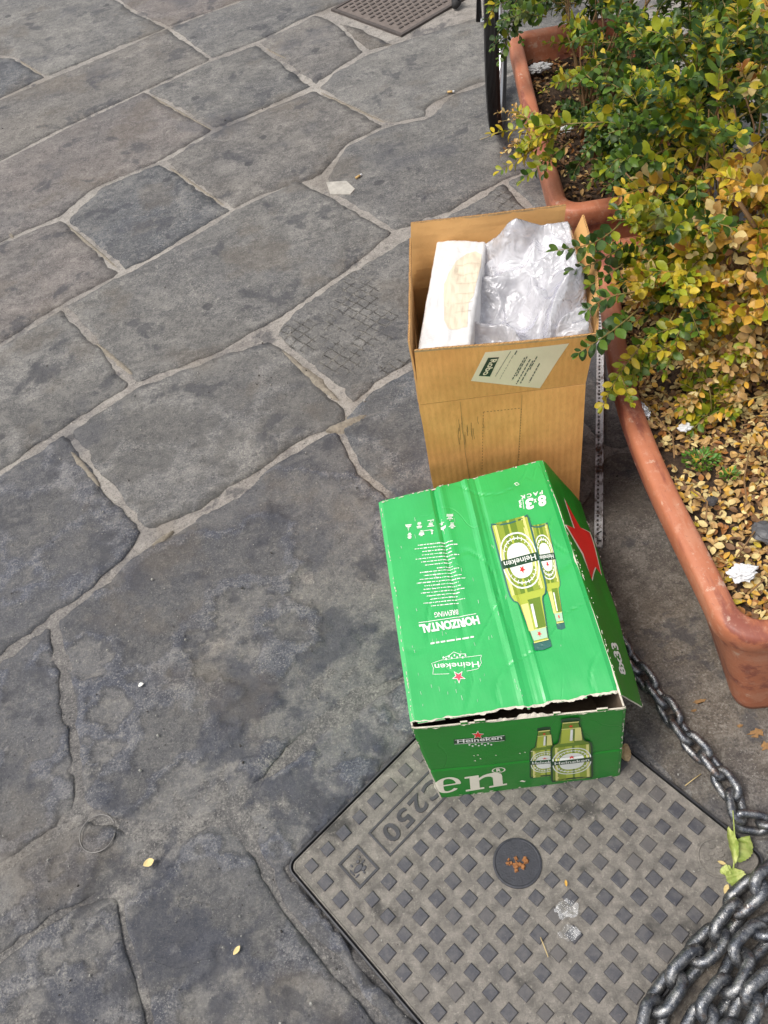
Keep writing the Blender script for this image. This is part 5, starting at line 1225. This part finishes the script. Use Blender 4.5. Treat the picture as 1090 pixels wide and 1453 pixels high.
# ------------------------------------------------------------ slotted metal strip on the ground
t = NT('rusty_zinc'); n1 = t.noise(60, 6, .7); n2 = t.noise(14, 4)
c = t.mix(t.ramp(n2, .55, .66), (.62, .62, .63), (.10, .052, .034)); c = t.mix(t.ramp(n1, .5, .66, 0, .8), c, (.12, .07, .05)); M['zinc'] = t.set(c, t.ramp(n1, .4, .6, .35, .8), t.bump(n1, .001), .55)
sa, sb = gp(850, 777), gp(853, 470); dd = (sb-sa).normalized(); sn = Vector((-dd.y, dd.x, 0)); st_ = thing('metal_strip', 'rusty slotted metal strip lying on the ground between brown box and planter', 'metal strip', tuple(sa))
LS = (sb-sa).length+.12; wS = .0105
def sq(a0, a1, b0, b1): return [tuple((sa+dd*a+sn*b).xy) for a, b in ((a0, b0), (a1, b0), (a1, b1), (a0, b1))]
mb = MB(); mb.prism(sq(0, LS, wS*.55, wS), .0, .0035); mb.prism(sq(0, LS, -wS*.50, wS*.1), 0, .0035); k = 0
while k*.0125 < LS-.004: mb.prism(sq(k*.0125, k*.0125+.0055, wS*.1, wS*.55), .0002, .0032); k += 1
mb.build('slotted_face', M['zinc'], st_)
mb = MB(); mb.prism(sq(0, LS, -wS*.72, -wS*.50), 0, .011); mb.build('upstand', M['zinc'], st_)
mb = MB(); mb.tube([sa+dd*.015+sn*.004+Vector((0, 0, .004)), sa+dd*.012-sn*.003+Vector((0, 0, .010)), sa+dd*.02-sn*.012+Vector((0, 0, .007))], .0015, 6); mb.tube([sa+dd*.035+sn*.004+Vector((0, 0, .004)), sa+dd*.038-sn*.004+Vector((0, 0, .009)), sa+dd*.034-sn*.014+Vector((0, 0, .006))], .0012, 6)
mb.build('wire_tie', M['iron_dark'], st_, True)

# ------------------------------------------------------------ galvanised chain
t = NT('worn_zinc_steel'); n1 = t.noise(70, 6, .7); n2 = t.noise(340, 4, .7)
c = t.mix(t.ramp(n1, .40, .62), (.10, .108, .125), (.27, .27, .27)); c = t.mix(t.ramp(n1, .60, .74, 0, .85), c, (.66, .64, .60)); c = t.mix(t.ramp(n2, .60, .68, 0, .7), c, (.05, .045, .04)); c = t.mix(t.ramp(t.noise(24, 6, .7), .57, .66, 0, .6), c, (.12, .07, .04)); c = t.mix(t.ramp(t.noise(120, 4, .7), .60, .68, 0, .55), c, (.85, .84, .8))  # pale specks on the worn metal are glints painted into the colour
M['chain'] = t.set(c, t.ramp(n2, .3, .7, .20, .45), t.bump(n2, .0009), .82)
LP_, LW_, LR = .0268, .0150, .0074       # half length (centre line), half width, wire radius
def link_mesh():
    pts = []
    for k in range(13): a = -math.pi/2+math.pi*k/12; pts.append(Vector((LP_-LW_+math.cos(a)*LW_, math.sin(a)*LW_, 0)))
    for k in range(13): a = math.pi/2+math.pi*k/12; pts.append(Vector((-(LP_-LW_)+math.cos(a)*LW_, math.sin(a)*LW_, 0)))
    mb = MB(); vs = []; n = 10; N = len(pts)
    for i, p in enumerate(pts):
        T = (pts[(i+1) % N]-pts[i-1]).normalized(); x = Vector((0, 0, 1)); y = x.cross(T)
        for k in range(n): w = 2*math.pi*k/n; vs.append(p+(x*math.cos(w)+y*math.sin(w))*LR*(1+.05*math.sin(i*2.1+k)))
    fs = [(i*n+k, ((i+1) % N)*n+k, ((i+1) % N)*n+(k+1) % n, i*n+(k+1) % n) for i in range(N) for k in range(n)]
    return mesh('link', vs, fs, M['chain'], True)
LM = link_mesh()
chain = thing('chain', 'grey steel chain running from under the green carton flap to the right edge', 'chain', tuple(gp(1000, 1080)))
def lay_chain(P, chain=chain, k_=1.0):
    """links every pitch along a smooth path of points"""
    pitch = (2*(LP_-LR)+.0012)*k_; P = [Vector(p) for p in P]; C = []
    for i in range(len(P)-1):
        p0, p1, p2, p3 = P[max(i-1, 0)], P[i], P[i+1], P[min(i+2, len(P)-1)]
        for k in range(24): t = k/24; C.append(.5*((2*p1)+(p2-p0)*t+(2*p0-5*p1+4*p2-p3)*t*t+(3*p1-p0-3*p2+p3)*t**3))
    C.append(P[-1]); acc = 0; nxt = pitch/2; k = 0
    for a, b in zip(C, C[1:]):
        l = (b-a).length
        while acc+l >= nxt:
            q = a.lerp(b, (nxt-acc)/l); T = (b-a).normalized(); roll = (0.75 if k % 2 == 0 else -.82)+rnd.uniform(-.18, .18)
            x = T; up = Vector((0, 0, 1)); y = up.cross(x)
            if y.length < .1: y = Vector((1, 0, 0))
            y.normalize(); z = x.cross(y); R = Matrix((x, y, z)).transposed() @ Matrix.Rotation(roll, 3, 'X') @ Matrix.Rotation(rnd.uniform(-.08, .08), 3, 'Z')
            o = bpy.data.objects.new('link', LM); COL.objects.link(o); o.parent = chain
            m = Matrix.Translation(-chain.location) @ Matrix.LocRotScale(q, R.to_quaternion(), Vector((k_, k_, k_))); o.location, qq, o.scale = m.decompose(); o.rotation_mode = 'QUATERNION'; o.rotation_quaternion = qq
            k += 1; nxt += pitch
        acc += l
zc = .0165
G = lambda x, y, z=zc: gp(x, y, z)
lay_chain([G(872, 905), G(905, 948), G(938, 992), G(975, 1046), G(1012, 1085), G(1040, 1130), G(1052, 1162), G(1085, 1168), G(1130, 1172), G(1180, 1180), G(1260, 1230)])
heap = thing('chain', 'heap of thicker blue-grey steel chain piled in the bottom right corner', 'chain', tuple(gp(1040, 1400)))
lay_chain([G(1240, 1240), G(1130, 1230, .03), G(1085, 1252, .045), G(1055, 1275, .03), G(1030, 1312, .024), G(985, 1362, .022), G(950, 1402, .022), G(925, 1455, .022), G(930, 1520, .022), G(990, 1540, .022), G(985, 1475, .040), G(1010, 1430, .045), G(1040, 1385, .045), G(1065, 1340, .045), G(1110, 1310, .040),
           G(1160, 1340, .03), G(1130, 1380, .05), G(1085, 1400, .060), G(1055, 1440, .060), G(1035, 1500, .05), G(1090, 1520, .05), G(1130, 1450, .05)], heap, 1.28)

# ------------------------------------------------------------ bicycle leaning on the far planter
M['rubber'] = simple('tyre_rubber', (.022, .021, .021), .75, var=.25, vs=30, bump=.0006, bs=200); M['alu'] = simple('brushed_aluminium', (.62, .62, .63), .3, .9, .1); M['paint'] = simple('black_paint', (.03, .03, .033), .3)
BYAW, BLEAN = .3211, .0179
bike = thing('bicycle', 'bicycle whose black front tyre stands against the far terracotta planter', 'bicycle', (.726, 2.7452, 0), -BYAW)
bd_ = Vector((math.sin(BYAW), math.cos(BYAW), 0)); bu = Vector((math.cos(BYAW)*math.sin(BLEAN), -math.sin(BYAW)*math.sin(BLEAN), math.cos(BLEAN))); bs_ = bd_.cross(bu)
def BW(a, h, s=0.0): return Vector((.726, 2.7452, 0))+bd_*a+bu*h+bs_*s
def wheel(a0):
    R = .333; N = 64; rot = lambda r, w, s=0: BW(a0+math.sin(w)*r, R-math.cos(w)*r, s)
    mb = MB(); prof = [(R-.040, -.012), (R-.030, -.020), (R-.016, -.0215), (R-.006, -.0165), (R-.001, -.009)]
    prof2 = []
    for q in range(-4, 5): prof2 += [(R+.0005-.0026*(q/4.5)**2-.004*(abs(q)/4)**4, q*.0038-.0011), (R-.0020-.0026*(q/4.5)**2-.004*(abs(q)/4)**4, q*.0038+.0011)]
    prof = prof[:4]+prof2+[(r, -s) for r, s in prof[:4]][::-1]; vs = [rot(r, 2*math.pi*i/N, s) for i in range(N) for r, s in prof]; n = len(prof)
    fs = [(i*n+k, ((i+1) % N)*n+k, ((i+1) % N)*n+(k+1) % n, i*n+(k+1) % n) for i in range(N) for k in range(n)]
    w = thing('wheel', None, None, tuple(Vector((0, 0, 0)))); w.parent = bike; w.location = Matrix.Rotation(BYAW, 3, 'Z') @ (BW(a0, R)-Vector((.726, 2.7452, 0)))
    w.rotation_euler = (0, 0, 0)
    def lk(nm, me):
        o = bpy.data.objects.new(nm, me); COL.objects.link(o); o.parent = w; o.matrix_parent_inverse = (Matrix.LocRotScale(bike.location, bike.rotation_euler, None) @ Matrix.Translation(w.location)).inverted(); return o
    lk('tyre', mesh('tyre', vs, fs, M['rubber'], False))
    rp = [(R-.050, -.010), (R-.036, -.013), (R-.036, .013), (R-.050, .010), (R-.058, 0)]; n = 5
    vs = [rot(r, 2*math.pi*i/N, s) for i in range(N) for r, s in rp]; fs = [(i*n+k, ((i+1) % N)*n+k, ((i+1) % N)*n+(k+1) % n, i*n+(k+1) % n) for i in range(N) for k in range(n)]
    lk('rim', mesh('rim', vs, fs, M['alu'], True))
    mb = MB(); mb.tube([rot(0, 0, -.05), rot(0, 0, .05)], .012, 10); mb.tube([rot(0, 0, -.032), rot(0, 0, -.029)], .026, 14); mb.tube([rot(0, 0, .029), rot(0, 0, .032)], .026, 14); lk('hub', mesh('hub', mb.v, mb.f, M['alu']))
    for k in range(32):
        w0 = 2*math.pi*k/32; s = .029*(1 if k % 2 else -1); w1 = w0+(.9 if (k//2) % 2 else -.9); mb = MB(); mb.tube([rot(.024, w1, s), rot(R-.052, w0, 0)], .001, 4); lk('spoke', mesh('spoke', mb.v, mb.f, M['alu']))
wheel(0.0); wheel(1.03)
def bt(name, pts, r, mat): mb = MB(); mb.tube([BW(*p) for p in pts], r, 10); return mb.build(name, mat, bike, True)
bt('fork', [(0, .333, .055), (.06, .62, .05), (.09, .72, .0)], .010, M['paint']); bt('fork', [(0, .333, -.055), (.06, .62, -.05), (.09, .72, .0)], .010, M['paint'])
bt('frame', [(.09, .70), (.16, .95)], .019, M['paint']); bt('frame', [(.11, .78), (.60, .30)], .017, M['paint']); bt('frame', [(.14, .90), (.74, .82)], .014, M['paint']); bt('frame', [(.60, .30), (.78, .92)], .015, M['paint'])
for s in (-.06, .06): bt('frame', [(.60, .30, s*.4), (1.03, .333, s)], .008, M['paint']); bt('frame', [(.74, .80, s*.4), (1.03, .333, s)], .007, M['paint'])
bt('handlebar', [(.10, 1.02, -.28), (.20, 1.03, -.08), (.20, 1.03, .08), (.10, 1.02, .28)], .012, M['alu']); bt('seat_post', [(.77, .90), (.80, 1.0)], .012, M['alu'])
mb = MB(); mb.box(BW(.80, 1.02), (.06, .13, .022), Matrix.Rotation(-BYAW, 3, 'Z'), 0, .8); mb.build('saddle', M['rubber'], bike)
bt('pedal_crank', [(.60, .30, .05), (.70, .18, .07)], .008, M['alu'])
kf = gp(648, 6, .012); kh = BW(.85, .32, -.05)
mb = MB(); mb.tube([kh, kh.lerp(kf, .5)+Vector((0, 0, .0)), kf], .008, 8); mb.build('kickstand', M['paint'], bike, True)
mb = MB(); mb.tube([kf+Vector((.002, .03, .03)), kf+Vector((0, 0, .004)), kf+Vector((-.012, -.02, .004))], [.016, .020, .014], 10); mb.build('stand_foot', M['rubber'], bike, True)

# ------------------------------------------------------------ small things on the ground
def flat_leaf(name, px, a, s, w, col, label, z=.003, tp=2):
    p = gp(*px, z); me = leaf_mesh(col, tp, True); o = bpy.data.objects.new(name, me); COL.objects.link(o)
    o.location = p; o.rotation_euler = (0, 0, a); o.scale = (s, s*w, s); return tag(o, label, 'leaf')
flat_leaf('fallen_leaf', (203, 1228), .2, .023, 1.2, 'pale', 'pale yellow leaf on the slabs left of the iron cover')
flat_leaf('fallen_leaf', (331, 1355), .7, .018, .9, 'pale', 'small cream leaf on the slab near the bottom, below the pale yellow leaf')
flat_leaf('fallen_leaf', (1028, 1268), .8, .017, .9, 'pale', 'small cream leaf on the cover just left of the chain heap', .006)
flat_leaf('fallen_leaf', (1018, 1222), -.6, .014, .8, 'pale', 'tiny cream leaf on the round emblem of the cover', .006)
flat_leaf('fallen_leaf', (804, 1258), 1.4, .011, .8, 'gold', 'tiny orange leaf on the cover above the clear plastic scrap', .006)
crumple('fallen_leaf', gp(887, 1068, .008), (.010, .014, .006), 71, 'curled beige leaf at the right foot of the green carton', 'leaf', simple('curled_beige', (.48, .34, .18), .7), .4, 3)
flat_leaf('petal', (196, 974), .4, .013, 1.3, 'pale', 'white petal lying on the dark slab left of the carton').data = mesh('petal', *TPL[1], simple('white_petal', (.8, .8, .76), .7), True)
# wilted leaves by the chain
wl = thing('wilted_leaves', 'wilted yellow-green leaf sprig lying across chain and cover corner', 'leaf', tuple(gp(1045, 1215, .01)))
mw = NT('wilted_leaf_blade'); n1 = mw.noise(60, 5, .6); mw.set(mw.mix(mw.ramp(n1, .35, .7), (.24, .32, .06), (.46, .50, .16)), .55, mw.bump(mw.noise(90, 4), .002))
def big_leaf(name, a, b, w, z, curl, teeth=9):
    A, B = gp(*a, z), gp(*b, z); d = B-A; Ln = d.length; x = d.normalized(); y = Vector((-x.y, x.x, 0)); vs = []; fs = []; N = 18
    for i in range(N+1):
        t = i/N; hw = w*math.sin(math.pi*min(1, t*.97+.03))**.7*(1+.12*(i % 2)); zz = .004*math.sin(t*5)
        for k in (-1, -.5, 0, .5, 1): vs.append(A+d*t+y*hw*k+Vector((0, 0, zz+curl*abs(k)**1.5*hw+.002*math.sin(t*22+k*3))))
    for i in range(N):
        for k in range(4): fs.append((i*5+k, i*5+k+1, (i+1)*5+k+1, (i+1)*5+k))
    return link(name, mesh(name, vs, fs, mw.m, True), wl)
big_leaf('leaf', (1046, 1222), (1064, 1185), .0145, .016, -.3); big_leaf('leaf', (1040, 1232), (1048, 1260), .016, .010, .2); big_leaf('leaf', (1040, 1235), (1022, 1236), .008, .010, .3); big_leaf('leaf', (1043, 1225), (1034, 1172), .0075, .022, 1.4)
mb = MB(); mb.tube([gp(1040, 1238, .010), gp(1044, 1205, .020), gp(1040, 1150, .034)], [.0014, .0016, .001], 6); mb.build('stem', mw.m, wl, True)
# cigarette butts
def butt(px, a, label):
    p = gp(*px, .0045); d = Vector((math.cos(a), math.sin(a), 0)); o = thing('cigarette_butt', label, 'cigarette butt', tuple(p))
    mb = MB(); mb.tube([p-d*.013, p+d*.006], .0039, 10); mb.build('filter', M['cork'], o, True); mb = MB(); mb.tube([p+d*.006, p+d*.013], .0037, 10); mb.build('paper_end', M['tissue'], o, True)
M['cork'] = simple('filter_cork', (.55, .36, .14), .7)
butt((640, 130), -.3, 'cigarette butt on the joint between slabs left of the bicycle tyre')
butt((509, 250), .5, 'cigarette butt beside the pale patch of joint in the upper middle')
def thin(name, pts, z, label, cat, mat, r=.0009):
    mb = MB(); mb.tube([gp(*p, z) for p in pts], r, 5); tag(mb.build(name, mat, None, True), label, cat)
M['straw'] = simple('dry_straw', (.55, .42, .2), .7)
thin('straw', [(767, 1330), (772, 1342), (778, 1358)], .006, 'short dry straw on the cover below the clear plastic scrap', 'straw', M['straw'])
thin('straw', [(972, 1115), (985, 1105), (995, 1098)], .003, 'thin dry straw between cover and chain', 'straw', M['straw'])
thin('straw', [(681, 198), (692, 194), (704, 188)], .003, 'thin pale straw at the foot of the bicycle tyre', 'straw', M['straw'])
# clear plastic scraps on the cover
t = NT('thin_clear_film'); t.t.nodes.remove(t.b); bp = t.bump(t.noise(90, 4, .6, dist=1.5), .006, 1.0)
gl = t.n('ShaderNodeBsdfGlossy'); gl.inputs['Roughness'].default_value = .12; tr = t.n('ShaderNodeBsdfTransparent'); df = t.n('ShaderNodeBsdfDiffuse'); df.inputs['Color'].default_value = (.75, .75, .75, 1); t.l(bp, gl.inputs['Normal'])
m1 = t.n('ShaderNodeMixShader'); t.l(t.ramp(t.noise(48, 4), .45, .68, .06, .42), m1.inputs[0]); t.l(tr.outputs[0], m1.inputs[1]); t.l(df.outputs[0], m1.inputs[2])
m2 = t.n('ShaderNodeMixShader'); m2.inputs[0].default_value = .12; t.l(m1.outputs[0], m2.inputs[1]); t.l(gl.outputs[0], m2.inputs[2]); t.l(m2.outputs[0], t.out.inputs['Surface']); M['thin_film'] = t.m
def film(name, px, r, seed, label):
    c = gp(*px, .006); vs = []; fs = []; N = 22
    for j in range(N+1):
        for i in range(N+1):
            x, y = (i/N-.5)*2, (j/N-.5)*2; k = 1+.3*nz(math.atan2(y, x)*1.5, seed); vs.append(c+Vector((x*r[0]*k, y*r[1]*k, .0035*abs(nz(x*2.2, y*2.2, seed))*2+.002*abs(nz(x*6, y*6, seed)))))
    for j in range(N):
        for i in range(N):
            x, y = ((i+.5)/N-.5)*2, ((j+.5)/N-.5)*2
            if x*x+y*y+.35*nz(x*2, y*2, seed+5) < .95: fs.append((j*(N+1)+i, j*(N+1)+i+1, (j+1)*(N+1)+i+1, (j+1)*(N+1)+i))
    tag(link(name, mesh(name, vs, fs, M['thin_film'], True)), label, 'plastic')
film('plastic_scrap', (805, 1290), (.020, .016), 3, 'torn clear plastic film on the cover, the upper of two')
film('plastic_scrap', (808, 1324), (.017, .013), 8, 'round clear plastic film on the cover, the lower of two')
# orange paint splashes on the slab by the planter
mo = simple('orange_paint', (.34, .19, .075), .85, var=.4, vs=140)
for k, (x, y, a, b) in enumerate(((993, 995, .011, .004), (1074, 1040, .012, .007), (1088, 1058, .010, .006), (1050, 1030, .005, .003), (985, 1008, .005, .002))):
    c = gp(x, y); pts = [(c.x+math.cos(w)*a*(1+1.3*nz(math.cos(w)*2.2, math.sin(w)*2.2, k)), c.y+math.sin(w)*b*(1+1.3*nz(math.cos(w)*2.2, math.sin(w)*2.2, k+9))) for w in np.linspace(0, 6.283, 26, endpoint=False)]
    mb = MB(); mb.prism(pts, -.012, .0003); mb.build('paint_splash', mo, pav)
# grit and crumbs scattered over the pavement and cover
mb = MB()
for _ in range(900):
    x = rnd.uniform(0, 1090); y = rnd.uniform(0, 1453); p = gp(x, y); r = rnd.uniform(.0006, .0017)*(1 if rnd.random() < .9 else 1.8)
    mb.box((p.x, p.y, r*.4-.001), (r, r*rnd.uniform(.6, 1), r*.6), Matrix.Rotation(rnd.uniform(0, 3), 3, 'Z'), rnd.choice((0, 0, 1)), .6)
o = mb.build('grit', [simple('pale_grit', (.34, .33, .30), .9), simple('dark_grit', (.06, .055, .05), .9)]); o['kind'] = 'stuff'; o['label'] = 'fine grit and crumbs scattered over the slabs'
